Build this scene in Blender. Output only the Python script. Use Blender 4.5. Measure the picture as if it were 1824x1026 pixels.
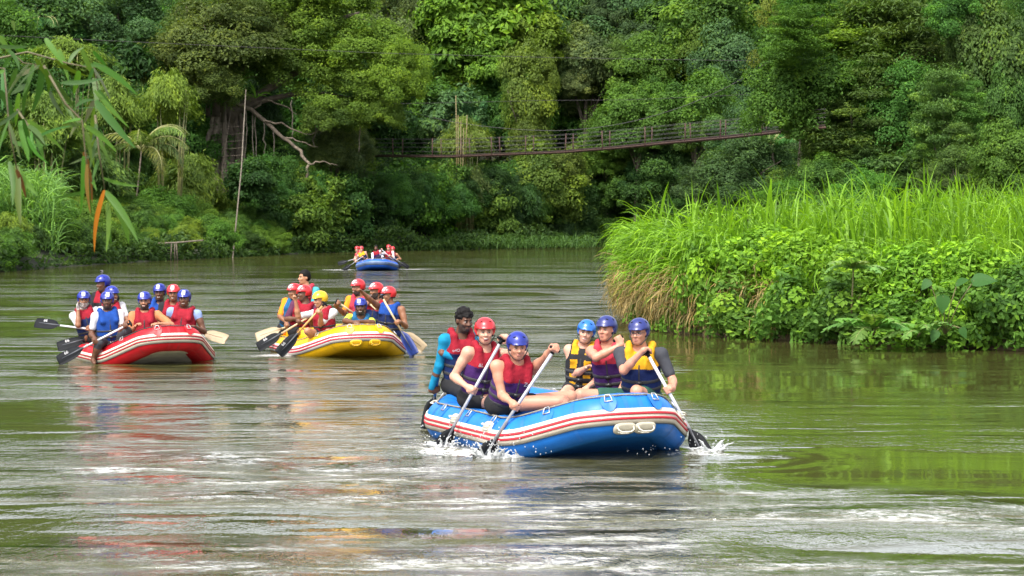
import bpy, math, random
import numpy as np
from mathutils import Vector

# ------------------------------------------------------------------ camera, sky, sun, exposure
scene = bpy.context.scene
for _o in list(bpy.data.objects):
    bpy.data.objects.remove(_o)
COL = scene.collection
F_PX, CAM_H = 3650.0, 2.25
PITCH = math.atan(123 / F_PX)
cam_d = bpy.data.cameras.new('camera')
cam = bpy.data.objects.new('camera', cam_d)
COL.objects.link(cam)
cam.location = (0, 0, CAM_H)
cam.rotation_euler = (math.pi / 2 - PITCH, 0, 0)
cam_d.sensor_width = 36
cam_d.lens = 36 * F_PX / 1824
cam_d.clip_start, cam_d.clip_end = 0.1, 3000
cam_d.dof.use_dof = True
cam_d.dof.focus_distance = 20.5
cam_d.dof.aperture_fstop = 9.0
scene.camera = cam

SUN_EL, SUN_AZ = math.radians(54), math.radians(206)     # azimuth measured clockwise from +Y
world = bpy.data.worlds.new('World')
scene.world = world
world.use_nodes = True
wn, wl = world.node_tree.nodes, world.node_tree.links
sky = wn.new('ShaderNodeTexSky')
sky.sky_type = 'NISHITA'
sky.sun_disc = False
sky.sun_elevation, sky.sun_rotation = SUN_EL, SUN_AZ
sky.air_density, sky.dust_density, sky.ozone_density = 1.0, 4.0, 1.0
hs = wn.new('ShaderNodeHueSaturation')                     # thin bright cloud veils the blue
hs.inputs['Saturation'].default_value = 0.34
hs.inputs['Value'].default_value = 3.9
wl.new(sky.outputs[0], hs.inputs['Color'])
wl.new(hs.outputs[0], wn['Background'].inputs['Color'])
wn['Background'].inputs['Strength'].default_value = 0.15
sun_d = bpy.data.lights.new('sun', 'SUN')
sun_d.energy, sun_d.angle, sun_d.color = 5.0, math.radians(2.0), (1.0, 0.95, 0.86)
sun = bpy.data.objects.new('sun', sun_d)
COL.objects.link(sun)
SUN_DIR = Vector((math.sin(SUN_AZ) * math.cos(SUN_EL), math.cos(SUN_AZ) * math.cos(SUN_EL), math.sin(SUN_EL)))
sun.rotation_euler = SUN_DIR.to_track_quat('Z', 'Y').to_euler()
vs = scene.view_settings
vs.view_transform, vs.look, vs.gamma, vs.use_curve_mapping = 'Standard', 'None', 1, False
vs.exposure = -0.30
scene.cycles.max_bounces = 8
scene.cycles.transparent_max_bounces = 8
scene.cycles.use_denoising = True

# ------------------------------------------------------------------ helpers
RNG = np.random.default_rng(7)
A = lambda *v: np.array(v, float)


def unit(v):
    v = np.asarray(v, float)
    return v / (np.linalg.norm(v, axis=-1, keepdims=True) + 1e-12)


def at(px, py, Y):
    """world point seen at photo pixel (px, py) at depth Y"""
    c, s = math.cos(PITCH), math.sin(PITCH)
    u, v = (px - 912) / F_PX, (513 - py) / F_PX
    d = A(u, c + v * s, -s + v * c)
    return A(0, 0, CAM_H) + d * (Y / d[1])


def mesh_np(name, verts, faces, mat=None, smooth=False, midx=None, attr=None):
    """faces: (N,k) int array or list of such arrays"""
    me = bpy.data.meshes.new(name)
    verts = np.asarray(verts, np.float32)
    fl = faces if isinstance(faces, list) else [faces]
    fl = [np.asarray(f, np.int32) for f in fl if len(f)]
    me.vertices.add(len(verts))
    me.vertices.foreach_set('co', verts.ravel())
    loops = np.concatenate([f.ravel() for f in fl])
    tot = np.concatenate([np.full(len(f), f.shape[1], np.int32) for f in fl])
    start = np.concatenate([[0], np.cumsum(tot)[:-1]]).astype(np.int32)
    me.loops.add(len(loops))
    me.loops.foreach_set('vertex_index', loops)
    me.polygons.add(len(tot))
    me.polygons.foreach_set('loop_start', start)
    me.polygons.foreach_set('loop_total', tot)
    me.polygons.foreach_set('use_smooth', np.full(len(tot), smooth, bool))
    for m in (mat if isinstance(mat, (list, tuple)) else [mat]):
        if m:
            me.materials.append(m)
    if midx is not None:
        me.polygons.foreach_set('material_index', np.asarray(midx, np.int32))
    if attr is not None:
        a = me.attributes.new('rnd', 'FLOAT', 'FACE')
        a.data.foreach_set('value', np.asarray(attr, np.float32))
    me.update(calc_edges=True)
    return me


def tag(o, label=None, cat=None, group=None, kind=None):
    if label: o['label'] = label
    if cat: o['category'] = cat
    if group: o['group'] = group
    if kind: o['kind'] = kind
    return o


def link(name, me, parent=None):
    o = bpy.data.objects.new(name, me)
    COL.objects.link(o)
    if parent: o.parent = parent
    return o


ORG = {}


def thing(name, loc, label, cat, group=None):
    o = bpy.data.objects.new(name, None)
    o.empty_display_size = 0.2
    COL.objects.link(o)
    o.location = tuple(float(x) for x in loc)
    ORG[o.name] = np.asarray(loc, float)
    return tag(o, label, cat, group)


def part(name, parent, verts, faces, mat, smooth=True, midx=None, attr=None):
    """mesh given in world coordinates, hung under a thing (or under a part of it)"""
    org = ORG[parent.name] if parent else np.zeros(3)
    o = link(name, mesh_np(name, np.asarray(verts) - org, faces, mat, smooth, midx, attr), parent)
    ORG[o.name] = org
    return o


class MB:
    """collects simple solids into one mesh"""
    def __init__(s): s.v, s.q, s.t, s.n = [], [], [], 0
    def add(s, v, q=None, t=None):
        v = np.asarray(v, float)
        s.v.append(v)
        if q is not None and len(q): s.q.append(np.asarray(q, int) + s.n)
        if t is not None and len(t): s.t.append(np.asarray(t, int) + s.n)
        s.n += len(v)
        return s
    def tube(s, pts, rad, seg=8, cap=True, closed=False):
        pts = np.asarray(pts, float)
        n = len(pts)
        rad = np.broadcast_to(np.asarray(rad, float), (n,))
        T = np.roll(pts, -1, 0) - np.roll(pts, 1, 0) if closed else np.gradient(pts, axis=0)
        T = unit(T)
        ref = A(0, 0, 1) if abs(T[0][2]) < .9 else A(1, 0, 0)
        N = unit(np.cross(T[0], ref))
        rings = []
        th = np.linspace(0, 2 * math.pi, seg, endpoint=False)
        for i in range(n):
            N = unit(N - T[i] * np.dot(N, T[i]))
            B = np.cross(T[i], N)
            rings.append(pts[i] + rad[i] * (np.cos(th)[:, None] * N + np.sin(th)[:, None] * B))
        v = np.concatenate(rings)
        m = n if closed else n - 1
        i = np.arange(m)[:, None]; j = np.arange(seg)[None]
        a = i * seg + j; b = i * seg + (j + 1) % seg
        i2 = (i + 1) % n
        q = np.stack([a, b, i2 * seg + (j + 1) % seg, i2 * seg + j], -1).reshape(-1, 4)
        t = []
        if cap and not closed:
            v = np.concatenate([v, pts[:1], pts[-1:]])
            c0, c1 = n * seg, n * seg + 1
            t = [(c0, (k + 1) % seg, k) for k in range(seg)] + [(c1, (n - 1) * seg + k, (n - 1) * seg + (k + 1) % seg) for k in range(seg)]
        return s.add(v, q, t)
    def ell(s, c, r, R=None, nu=10, nv=7):
        u = np.linspace(0, 2 * math.pi, nu, endpoint=False)
        w = np.linspace(-math.pi / 2, math.pi / 2, nv)[1:-1]
        P = [A(0, 0, -1)] + [A(math.cos(b) * math.cos(a), math.cos(b) * math.sin(a), math.sin(b)) for b in w for a in u] + [A(0, 0, 1)]
        P = np.array(P) * np.asarray(r, float)
        if R is not None: P = P @ np.asarray(R)
        m = len(w)
        q = [(1 + i * nu + j, 1 + i * nu + (j + 1) % nu, 1 + (i + 1) * nu + (j + 1) % nu, 1 + (i + 1) * nu + j) for i in range(m - 1) for j in range(nu)]
        t = [(0, 1 + (j + 1) % nu, 1 + j) for j in range(nu)] + [(1 + m * nu, 1 + (m - 1) * nu + j, 1 + (m - 1) * nu + (j + 1) % nu) for j in range(nu)]
        return s.add(P + np.asarray(c, float), q, t)
    def box(s, c, h, R=None):
        P = np.array([(x, y, z) for x in (-1, 1) for y in (-1, 1) for z in (-1, 1)], float) * np.asarray(h, float)
        if R is not None: P = P @ np.asarray(R)
        return s.add(P + np.asarray(c, float), [(0, 1, 3, 2), (4, 6, 7, 5), (0, 4, 5, 1), (2, 3, 7, 6), (0, 2, 6, 4), (1, 5, 7, 3)])
    def part(s, name, parent, mat, smooth=True):
        f = []
        if s.q: f.append(np.concatenate(s.q))
        if s.t: f.append(np.concatenate(s.t))
        return part(name, parent, np.concatenate(s.v), f, mat, smooth)


# ------------------------------------------------------------------ materials
def nodes_of(name):
    m = bpy.data.materials.new(name)
    m.use_nodes = True
    nt = m.node_tree
    return m, nt.nodes, nt.links, nt.nodes['Principled BSDF']


_mats = {}


def M(name, col, rough=.5, var=.12, scale=12., bump=0.0, metal=0.0, spec=.5, bscale=None, coat=0.0):
    """surface with mottled colour and fine relief"""
    if name in _mats: return _mats[name]
    m, n, l, p = nodes_of(name)
    tc = n.new('ShaderNodeTexCoord')
    nz = n.new('ShaderNodeTexNoise')
    nz.inputs['Scale'].default_value = scale
    nz.inputs['Detail'].default_value = 5
    l.new(tc.outputs['Object'], nz.inputs['Vector'])
    rp = n.new('ShaderNodeValToRGB')
    rp.color_ramp.elements[0].position, rp.color_ramp.elements[1].position = .3, .7
    rp.color_ramp.elements[0].color = tuple(max(0, c * (1 - var)) for c in col) + (1,)
    rp.color_ramp.elements[1].color = tuple(min(1, c * (1 + var)) for c in col) + (1,)
    l.new(nz.outputs[0], rp.inputs[0])
    l.new(rp.outputs[0], p.inputs['Base Color'])
    p.inputs['Roughness'].default_value = rough
    p.inputs['Metallic'].default_value = metal
    p.inputs['Specular IOR Level'].default_value = spec
    p.inputs['Coat Weight'].default_value = coat
    if bump:
        nb = n.new('ShaderNodeTexNoise')
        nb.inputs['Scale'].default_value = bscale or scale * 3
        nb.inputs['Detail'].default_value = 4
        l.new(tc.outputs['Object'], nb.inputs['Vector'])
        b = n.new('ShaderNodeBump')
        b.inputs['Strength'].default_value = 1
        b.inputs['Distance'].default_value = bump
        l.new(nb.outputs[0], b.inputs['Height'])
        l.new(b.outputs[0], p.inputs['Normal'])
    _mats[name] = m
    return m


def leaf_mat(name, tint=None, trans=.42, rough=.55, spec=.16, vary=False):
    """leaf: hue from the object's own colour (or tint), each leaf its own shade, light passes through"""
    m, n, l, p = nodes_of(name)
    at_ = n.new('ShaderNodeAttribute'); at_.attribute_name = 'rnd'
    if tint:
        src = n.new('ShaderNodeRGB'); src.outputs[0].default_value = tuple(tint) + (1,)
        co = src.outputs[0]
    else:
        oi = n.new('ShaderNodeObjectInfo'); co = oi.outputs['Color']
    rp = n.new('ShaderNodeValToRGB')
    e = rp.color_ramp.elements
    e[0].position, e[0].color = 0, (.60, .70, .55, 1)
    e[1].position, e[1].color = 1, (2.3, 2.0, 1.0, 1)
    k = rp.color_ramp.elements.new(.5); k.color = (1.35, 1.32, 1.12, 1)
    k = rp.color_ramp.elements.new(.93); k.color = (1.8, 1.7, 1.2, 1)
    l.new(at_.outputs['Fac'], rp.inputs[0])
    if vary:                                                # each tree of a mass its own green
        oi = n.new('ShaderNodeObjectInfo')
        rr = n.new('ShaderNodeValToRGB')
        cs = [(.45, .55, .55), (.8, 1.0, .8), (1.0, 1.1, .7), (.6, .75, .65), (1.5, 1.35, .8), (.9, 1.2, .9)]
        el = rr.color_ramp.elements
        rr.color_ramp.interpolation = 'CONSTANT'
        el[0].position, el[0].color = 0, cs[0] + (1,)
        el[1].position, el[1].color = 5 / 6, cs[5] + (1,)
        for i in range(1, 5):
            k = el.new(i / 6); k.color = cs[i] + (1,)
        l.new(oi.outputs['Random'], rr.inputs[0])
        mv = n.new('ShaderNodeMix'); mv.data_type = 'RGBA'; mv.blend_type = 'MULTIPLY'
        mv.inputs['Factor'].default_value = 1
        l.new(co, mv.inputs[6]); l.new(rr.outputs[0], mv.inputs[7])
        co = mv.outputs[2]
    mx = n.new('ShaderNodeMix'); mx.data_type = 'RGBA'; mx.blend_type = 'MULTIPLY'
    mx.inputs['Factor'].default_value = 1
    l.new(co, mx.inputs[6]); l.new(rp.outputs[0], mx.inputs[7])
    l.new(mx.outputs[2], p.inputs['Base Color'])
    p.inputs['Roughness'].default_value = rough
    p.inputs['Specular IOR Level'].default_value = spec
    tr = n.new('ShaderNodeBsdfTranslucent')
    g = n.new('ShaderNodeMix'); g.data_type = 'RGBA'; g.blend_type = 'MULTIPLY'
    g.inputs['Factor'].default_value = 1
    l.new(mx.outputs[2], g.inputs[6]); g.inputs[7].default_value = (1.25, 1.3, .55, 1)
    l.new(g.outputs[2], tr.inputs['Color'])
    ms = n.new('ShaderNodeMixShader'); ms.inputs[0].default_value = trans
    l.new(p.outputs[0], ms.inputs[1]); l.new(tr.outputs[0], ms.inputs[2])
    l.new(ms.outputs[0], n['Material Output'].inputs['Surface'])
    return m


LEAF = leaf_mat('leaf')
BARK = M('bark', (.085, .068, .05), .9, .35, 3, .03)
BARK_PALE = M('pale_bark', (.17, .145, .11), .9, .5, 4, .03)
WOOD = M('weathered_wood', (.30, .25, .19), .8, .3, 6, .01)

# ------------------------------------------------------------------ ground
BX = A(-400, -60, -40, -26.2, -21.6, -21.0, -19.6, -16.2, -14.2, -10.1, -4.6, 5.8, 18.5, 70, 400)
BY = A(-40, 10, 40, 63, 86.5, 97.8, 108, 120.5, 132.5, 141.5, 149.5, 164, 173, 180, 200)


def bank(x): return np.interp(x, BX, BY)


def shore_dist(x, y):
    """distance behind the far water line (negative over the river)"""
    x, y = np.broadcast_arrays(np.asarray(x, float), np.asarray(y, float))
    d = np.full(x.shape, 1e9)
    for i in range(len(BX) - 1):
        ax, ay, bx, by = BX[i], BY[i], BX[i + 1], BY[i + 1]
        L2 = (bx - ax) ** 2 + (by - ay) ** 2
        t = np.clip(((x - ax) * (bx - ax) + (y - ay) * (by - ay)) / L2, 0, 1)
        d = np.minimum(d, np.hypot(x - ax - t * (bx - ax), y - ay - t * (by - ay)))
    return np.where(y >= bank(x), d, -d)


def ground(x, y):
    """height of the forested hillside behind the far water line"""
    v = shore_dist(x, y)
    b = np.where(v < 0, np.maximum(-1.2, .5 * v), np.where(v < 3, .35 * v, np.where(v < 24, 1.05 + (v - 3) * .10, 3.15 + (v - 24) * .42)))
    b = b + np.where(v > 4, .35 * np.sin(x * .31) * np.cos(y * .23), 0)
    return np.minimum(b, 46)


gx = np.concatenate([np.linspace(-300, -60, 20), np.linspace(-58, 60, 110), np.linspace(65, 300, 20)])
gv = np.concatenate([np.linspace(-3, 8, 14), np.linspace(10, 60, 24), np.linspace(70, 400, 16)])
GX, GV = np.meshgrid(gx, gv, indexing='ij')
GY = bank(GX) + GV
GZ = ground(GX, GY)
nx, nv = GX.shape
ii, jj = np.meshgrid(np.arange(nx - 1), np.arange(nv - 1), indexing='ij')
q = np.stack([ii * nv + jj, (ii + 1) * nv + jj, (ii + 1) * nv + jj + 1, ii * nv + jj + 1], -1).reshape(-1, 4)
SOIL = M('soil', (.085, .06, .035), .95, .45, 1.5, .05)
LITTER = M('forest_floor', (.030, .034, .016), .95, .5, 1.2, .08)
hill = part('hillside', None, np.stack([GX, GY, GZ], -1).reshape(-1, 3), q, LITTER)
tag(hill, kind='structure')

# right bank: a low spit of land under the tall grass
RB = np.array([(2.75, 47.0), (2.45, 43.6), (3.3, 40.2), (5.2, 37.9), (7.4, 36.3), (9.4, 34.3), (14, 31), (24, 26), (50, 12), (110, 0), (120, 90), (60, 104), (28, 94), (9, 78), (3.6, 60)], float)


def inset_ring(poly, d):
    c = []
    n = len(poly)
    for i in range(n):
        e1, e2 = unit(poly[i] - poly[i - 1]), unit(poly[(i + 1) % n] - poly[i])
        nn = unit(A(-e1[1], e1[0]) + A(-e2[1], e2[0]))
        c.append(poly[i] + nn * d)
    return np.array(c)


def densify(poly, step):
    out = []
    for i in range(len(poly)):
        a, b = poly[i], poly[(i + 1) % len(poly)]
        k = max(1, int(np.linalg.norm(b - a) / step))
        out += [a + (b - a) * j / k for j in range(k)]
    return np.array(out)


rbd = densify(RB, 1.0)
rings, zs_ = [], [(-.25, -.7), (0, -.02), (.25, .38), (.7, .62), (1.6, .8)]
vv = []
for d_, z_ in zs_:
    r_ = inset_ring(RB, d_)
    r_ = densify(RB, 1.0) + (np.array([inset_ring(RB, d_)[0] - RB[0]]) * 0)
    # inward normals per densified vertex
    n_ = len(rbd)
    e_ = unit(np.roll(rbd, -1, 0) - np.roll(rbd, 1, 0))
    nn_ = np.stack([-e_[:, 1], e_[:, 0]], -1)
    pp = rbd + nn_ * d_
    vv.append(np.concatenate([pp, np.full((n_, 1), z_) + .06 * np.sin(pp[:, :1] * 3.1 + pp[:, 1:] * 2.3)], 1))
V_ = np.concatenate(vv)
n_ = len(rbd)
q = [(k * n_ + i, k * n_ + (i + 1) % n_, (k + 1) * n_ + (i + 1) % n_, (k + 1) * n_ + i) for k in range(len(zs_) - 1) for i in range(n_)]
cen = np.append(RB.mean(0), 1.0)
V_ = np.concatenate([V_, cen[None]])
t_ = [((len(zs_) - 1) * n_ + i, (len(zs_) - 1) * n_ + (i + 1) % n_, len(V_) - 1) for i in range(n_)]
rb = part('right_bank', None, V_, [np.array(q), np.array(t_)], SOIL)
tag(rb, kind='structure')

# ------------------------------------------------------------------ river
RAFT = {  # centre x, y, yaw towards camera, W, N, S, L, R, z bow, z mid, z stern
    'blue': dict(c=(.40, 20.4), psi=.41, W=1.59, N=.51, S=1.89, L=1.62, R=.21, zb=.43, zm=.175, zs=.27),
    'red': dict(c=(-5.67, 31.2), psi=.45, W=1.46, N=.49, S=1.66, L=1.64, R=.19, zb=.52, zm=.175, zs=.27),
    'yellow': dict(c=(-2.84, 33.1), psi=.33, W=1.48, N=.49, S=1.66, L=1.66, R=.195, zb=.44, zm=.16, zs=.28),
    'far': dict(c=(-5.95, 90.6), psi=.06, W=1.5, N=.55, S=1.7, L=1.65, R=.2, zb=.33, zm=.17, zs=.27),
}


for _k, _f in (('red', 1.06), ('yellow', 1.045), ('blue', 1.012)):       # heavily loaded: they float deep
    _r = RAFT[_k]
    _r['c'] = (_r['c'][0] * _f, _r['c'][1] * _f)
    for _n in 'WNSLR': _r[_n] *= _f
    for _n in ('zb', 'zm', 'zs'): _r[_n] = CAM_H - (CAM_H - _r[_n]) * _f


def rw(key, s, t, z=0.):
    """point of a raft: s along its axis to the bow, t to the picture's left, z up"""
    r = RAFT[key]
    c, p = r['c'], r['psi']
    return A(c[0] + math.sin(p) * s - math.cos(p) * t, c[1] - math.cos(p) * s - math.sin(p) * t, z)


def water_material():
    m, n, l, p = nodes_of('river_water')
    geo = n.new('ShaderNodeNewGeometry')

    def noise(scale, sx, sy, detail, rough=.5, rot=0., dist=0.):
        mp = n.new('ShaderNodeMapping')
        mp.inputs['Scale'].default_value = (sx, sy, 1)
        mp.inputs['Rotation'].default_value = (0, 0, rot)
        l.new(geo.outputs['Position'], mp.inputs[0])
        t = n.new('ShaderNodeTexNoise')
        t.inputs['Scale'].default_value = scale
        t.inputs['Detail'].default_value = detail
        t.inputs['Roughness'].default_value = rough
        t.inputs['Distortion'].default_value = dist
        l.new(mp.outputs[0], t.inputs['Vector'])
        return t.outputs[0]

    def math_(op, a, b=None, c=None):
        k = n.new('ShaderNodeMath'); k.operation = op
        for i, v in enumerate((a, b, c)):
            if v is None: continue
            if isinstance(v, (int, float)): k.inputs[i].default_value = v
            else: l.new(v, k.inputs[i])
        return k.outputs[0]

    def maprange(v, a, b, c, d):
        k = n.new('ShaderNodeMapRange'); k.interpolation_type = 'SMOOTHSTEP'
        l.new(v, k.inputs[0])
        for i, x in enumerate((a, b, c, d)): k.inputs[i + 1].default_value = x
        return k.outputs[0]

    at_ = n.new('ShaderNodeAttribute'); at_.attribute_name = 'chop'
    fo_ = n.new('ShaderNodeAttribute'); fo_.attribute_name = 'foam'
    big = noise(.75, 1.1, .9, 3, .55, .15, .4)
    mid = noise(2.3, 1.35, .85, 3, .55, -.2, .8)
    fine = noise(8.0, 1.3, .85, 3, .6, .3, .5)
    patch = math_('MULTIPLY', maprange(noise(.20, .62, 1.5, 3, .5, .1), .40, .58, .14, 1.2), maprange(noise(.9, .45, 1.6, 2, .5, -.1), .36, .58, .45, 1.25))
    h = math_('ADD', math_('MULTIPLY', big, .042), math_('MULTIPLY', mid, .034))
    h = math_('ADD', h, math_('MULTIPLY', fine, .032))
    h = math_('ADD', h, math_('MULTIPLY', noise(21.0, 1.2, .9, 2, .6, -.4, .2), .010))
    amp = math_('MULTIPLY', math_('MULTIPLY', patch, 1.75), at_.outputs['Fac'])
    h = math_('MULTIPLY', h, amp)
    b = n.new('ShaderNodeBump')
    b.inputs['Strength'].default_value = 1
    b.inputs['Distance'].default_value = 1
    l.new(h, b.inputs['Height'])
    l.new(b.outputs[0], p.inputs['Normal'])
    # silty green-brown body with froth where the paddles and bows churn it
    fz = noise(11, 1, 1, 5, .75, 0, 1.6)
    ff = math_('MULTIPLY', fo_.outputs['Fac'], maprange(fz, .38, .62, 0, 1))
    ff = maprange(math_('ADD', ff, math_('MULTIPLY', fo_.outputs['Fac'], .35)), .18, .75, 0, 1)
    # wake froth streaks, whitened to paint the sky sheen into the water colour
    st_ = n.new('ShaderNodeAttribute'); st_.attribute_name = 'sheen_zone'
    froth_sheen = math_('MULTIPLY', maprange(noise(1.5, .55, 1.25, 6, .74, .08, 1.2), .42, .66, 0, 1), maprange(noise(9.0, .9, 1.1, 4, .7, 0, .8), .34, .62, .15, 1))
    froth_sheen = math_('MULTIPLY', math_('MULTIPLY', froth_sheen, maprange(patch, .1, .9, .15, 1)), math_('MULTIPLY', st_.outputs['Fac'], .64))
    ff = math_('MAXIMUM', ff, froth_sheen)
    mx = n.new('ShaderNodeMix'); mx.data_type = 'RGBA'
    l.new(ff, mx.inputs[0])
    silt = n.new('ShaderNodeMix'); silt.data_type = 'RGBA'
    l.new(noise(.05, 1, 1, 2), silt.inputs[0])
    silt.inputs[6].default_value = (.040, .043, .011, 1)
    silt.inputs[7].default_value = (.058, .054, .017, 1)
    l.new(silt.outputs[2], mx.inputs[6])
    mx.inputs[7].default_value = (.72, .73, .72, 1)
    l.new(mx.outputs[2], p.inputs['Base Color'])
    p.inputs['IOR'].default_value = 1.5
    rg = math_('ADD', math_('MULTIPLY', ff, .5), .035)
    l.new(rg, p.inputs['Roughness'])
    return m


def seg_dist(P, a, b):
    a, b = np.asarray(a, float), np.asarray(b, float)
    ab = b - a
    t = np.clip(((P - a) @ ab) / (ab @ ab), 0, 1)
    return np.linalg.norm(P - (a + t[:, None] * ab), axis=1), t


def sstep(t):
    t = np.clip(t, 0, 1)
    return t * t * (3 - 2 * t)


def build_water():
    ys = [-60, -20, 3.0]
    while ys[-1] < 60: ys.append(ys[-1] + max(.055, .0058 * ys[-1]))
    while ys[-1] < 210: ys.append(ys[-1] * 1.02)
    ys = np.array(ys + [260, 400])
    u = np.linspace(-1, 1, 330)
    u = np.sign(u) * np.abs(u) ** 1.0
    X = u[None] * (3.2 + .29 * np.clip(ys, 0, 1e9))[:, None]
    X = np.concatenate([np.full((len(ys), 1), -320.), X, np.full((len(ys), 1), 320.)], 1)
    Y = np.repeat(ys[:, None], X.shape[1], 1)
    P = np.stack([X, Y], -1).reshape(-1, 2)
    z = np.zeros(len(P))
    foam = np.zeros(len(P))
    near = (P[:, 1] > 3) & (P[:, 1] < 70) & (np.abs(P[:, 0]) < 25)
    r = np.random.default_rng(3)
    # long gentle swell left by the rafts
    for k in range(26):
        lam = r.uniform(.9, 3.2)
        a = r.normal(math.pi / 2 + .35, .55)
        z += near * .0020 * lam ** .8 * np.sin(2 * math.pi / lam * (P[:, 0] * math.cos(a) + P[:, 1] * math.sin(a)) + r.uniform(0, 6.28)) * (.6 + .4 * np.sin(P[:, 0] * .21 + k) * np.sin(P[:, 1] * .17 + 2 * k))
    # chop: calmer in the lee of the right bank
    dR = seg_dist(P, (3.0, 40), (12, 31))[0]
    lee = sstep((P[:, 0] - .045 * P[:, 1]) / 1.5) * sstep((P[:, 1] - (18.3 - .72 * P[:, 0])) / 1.5)
    chop = 1.0 - .94 * lee * np.clip((52 - P[:, 1]) / 8, 0, 1)
    chop *= 1 - .65 * np.clip((-P[:, 0] - .17 * P[:, 1]) / (.06 * P[:, 1] + .01), 0, 1) * (P[:, 1] > 14)
    chop *= 1 - .40 * np.clip((P[:, 0] - .10 * P[:, 1]) / 1.5, 0, 1) * (P[:, 1] < 18)
    chop *= 1 + .45 * np.clip((22 - P[:, 1]) / 3, 0, 1) * (1 - lee)
    chop += .75 * np.exp(-((P[:, 0] - 2.0) / .55) ** 2 - ((P[:, 1] - 19.6) / .9) ** 2)
    far = np.clip((P[:, 1] - 45) / 50, 0, 1)
    chop *= 1 - .70 * far
    z *= 1 - .85 * lee
    # bow waves and stirred water
    def ringwave(c, rad, lam, amp, n=3.):
        d = np.linalg.norm(P - np.asarray(c), axis=1)
        return amp * np.cos(2 * math.pi * (d - rad) / lam) * np.exp(-((d - rad) / (lam * n)) ** 2)
    z += ringwave((2.05, 19.2), .62, .34, .0028, 1.6)
    # wake ridge thrown off the bow across to the right
    for (a, b, amp, w) in (((.45, 18.5), (4.2, 15.9), .012, .10), ((.2, 18.1), (4.2, 15.0), .008, .14), ((-1.0, 19.2), (-3.6, 17.6), .010, .14), ((-.6, 18.0), (-4.0, 15.6), .009, .18)):
        d, t = seg_dist(P, a, b)
        z += amp * np.exp(-(d / w) ** 2) * (1 - .6 * t)
    def blot(c, rx, ry, k=1.):
        return k * np.exp(-(((P[:, 0] - c[0]) / rx) ** 2 + ((P[:, 1] - c[1]) / ry) ** 2))
    for px, py, rx, ry, k in ((785, 804, .18, .3, .55), (868, 810, .24, .3, .68), (1252, 806, .2, .3, .50), (1300, 775, .5, .35, .30), (1230, 745, .3, .3, .28), (1190, 810, .2, .15, .36), (825, 808, .35, .18, .55), (920, 814, .3, .10, .48), (1000, 818, .4, .07, .34), (1320, 812, .4, .2, .32), (757, 790, .16, .3, .42), (730, 800, .25, .3, .3), (800, 822, .4, .3, .3)):
        w = water_at(px, py)
        foam += blot(w, rx, ry, k)
        z += .012 * blot(w, rx, ry, k)
    for px, py, rx, ry, k in ((480, 632, .5, .5, .4), (510, 634, .5, .5, .4), (742, 628, .5, .6, .4), (120, 640, .6, .6, .3), (375, 640, .5, .6, .25)):
        foam += blot(water_at(px, py), rx, ry, k)
    for px, py, rx, ry, k in ((612, 481, 1.2, 1.2, .52), (588, 481, 1.3, 1.0, .34), (730, 480, 1.3, 1.2, .5), (754, 478, 1.3, 1.0, .32), (670, 484, 1.4, .5, .3)):
        foam += blot(water_at(px, py), rx, ry, k)
    n, mcols = X.shape
    ii, jj = np.meshgrid(np.arange(n - 1), np.arange(mcols - 1), indexing='ij')
    q = np.stack([ii * mcols + jj, ii * mcols + jj + 1, (ii + 1) * mcols + jj + 1, (ii + 1) * mcols + jj], -1).reshape(-1, 4)
    edge = np.clip((1 - np.abs(np.concatenate([[1.], np.abs(u), [1.]]))) * 8, 0, 1)
    z *= np.tile(edge, n)
    me = mesh_np('river', np.concatenate([P, z[:, None]], 1), q, water_material(), True)
    sheen_zone = (1 - lee) * np.clip((30 - P[:, 1]) / 9, 0, 1) * (1 - np.clip((-P[:, 0] - .15 * P[:, 1]) / (.08 * P[:, 1] + .01), 0, 1) * .8)  # zone where sky sheen is painted in as pale froth
    sheen_zone *= .55 + .45 * np.clip((23 - P[:, 1]) / 4, 0, 1)
    sheen_zone += 1.1 * np.exp(-((P[:, 0] - 2.1) / .45) ** 2 - ((P[:, 1] - 19.7) / .8) ** 2) + .6 * np.exp(-((P[:, 0] - 1.6) / .5) ** 2 - ((P[:, 1] - 21.6) / .6) ** 2)
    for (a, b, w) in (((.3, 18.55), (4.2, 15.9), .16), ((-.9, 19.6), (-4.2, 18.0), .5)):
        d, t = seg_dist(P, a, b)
        sheen_zone += .8 * np.exp(-(d / w) ** 2) * (1 - .5 * t)
    for nm, arr in (('chop', chop), ('foam', np.clip(foam, 0, 1)), ('sheen_zone', np.clip(sheen_zone, 0, 1))):
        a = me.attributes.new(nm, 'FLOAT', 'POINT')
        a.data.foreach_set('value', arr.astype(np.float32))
    tag(link('river', me), kind='structure')


def water_at(px, py):
    Y = CAM_H * F_PX / (py - 390)
    for _ in range(3):
        p = at(px, py, Y)
        Y = Y * CAM_H / (CAM_H - p[2])
    return at(px, py, Y)[:2]


build_water()

# ------------------------------------------------------------------ foliage
def leaves(C, N, size, asp, rng, droop=.35, axis=None, fold=.12):
    """rhombic folded leaves at C facing N; returns verts, quads->tris, per-face shade"""
    n = len(C)
    N = unit(N)
    if axis is None:
        axis = rng.normal(size=(n, 3)); axis[:, 2] -= droop
    D = unit(axis - N * (axis * N).sum(1, keepdims=True) * .85)
    W = unit(np.cross(N, D))
    s = np.asarray(size).reshape(-1, 1) * np.ones((n, 1))
    w = s * asp
    base, tip = C - D * s * .5, C + D * s * .5 - N * s * fold
    mid = C + N * s * fold * .6
    a, b = mid + W * w * .5 - N * s * .05, mid - W * w * .5 - N * s * .05
    V = np.stack([base, a, tip, b], 1).reshape(-1, 3)
    i = np.arange(n)[:, None] * 4
    Q = i + np.array([[0, 1, 2, 3]])
    return V, Q, rng.random(n)


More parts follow.
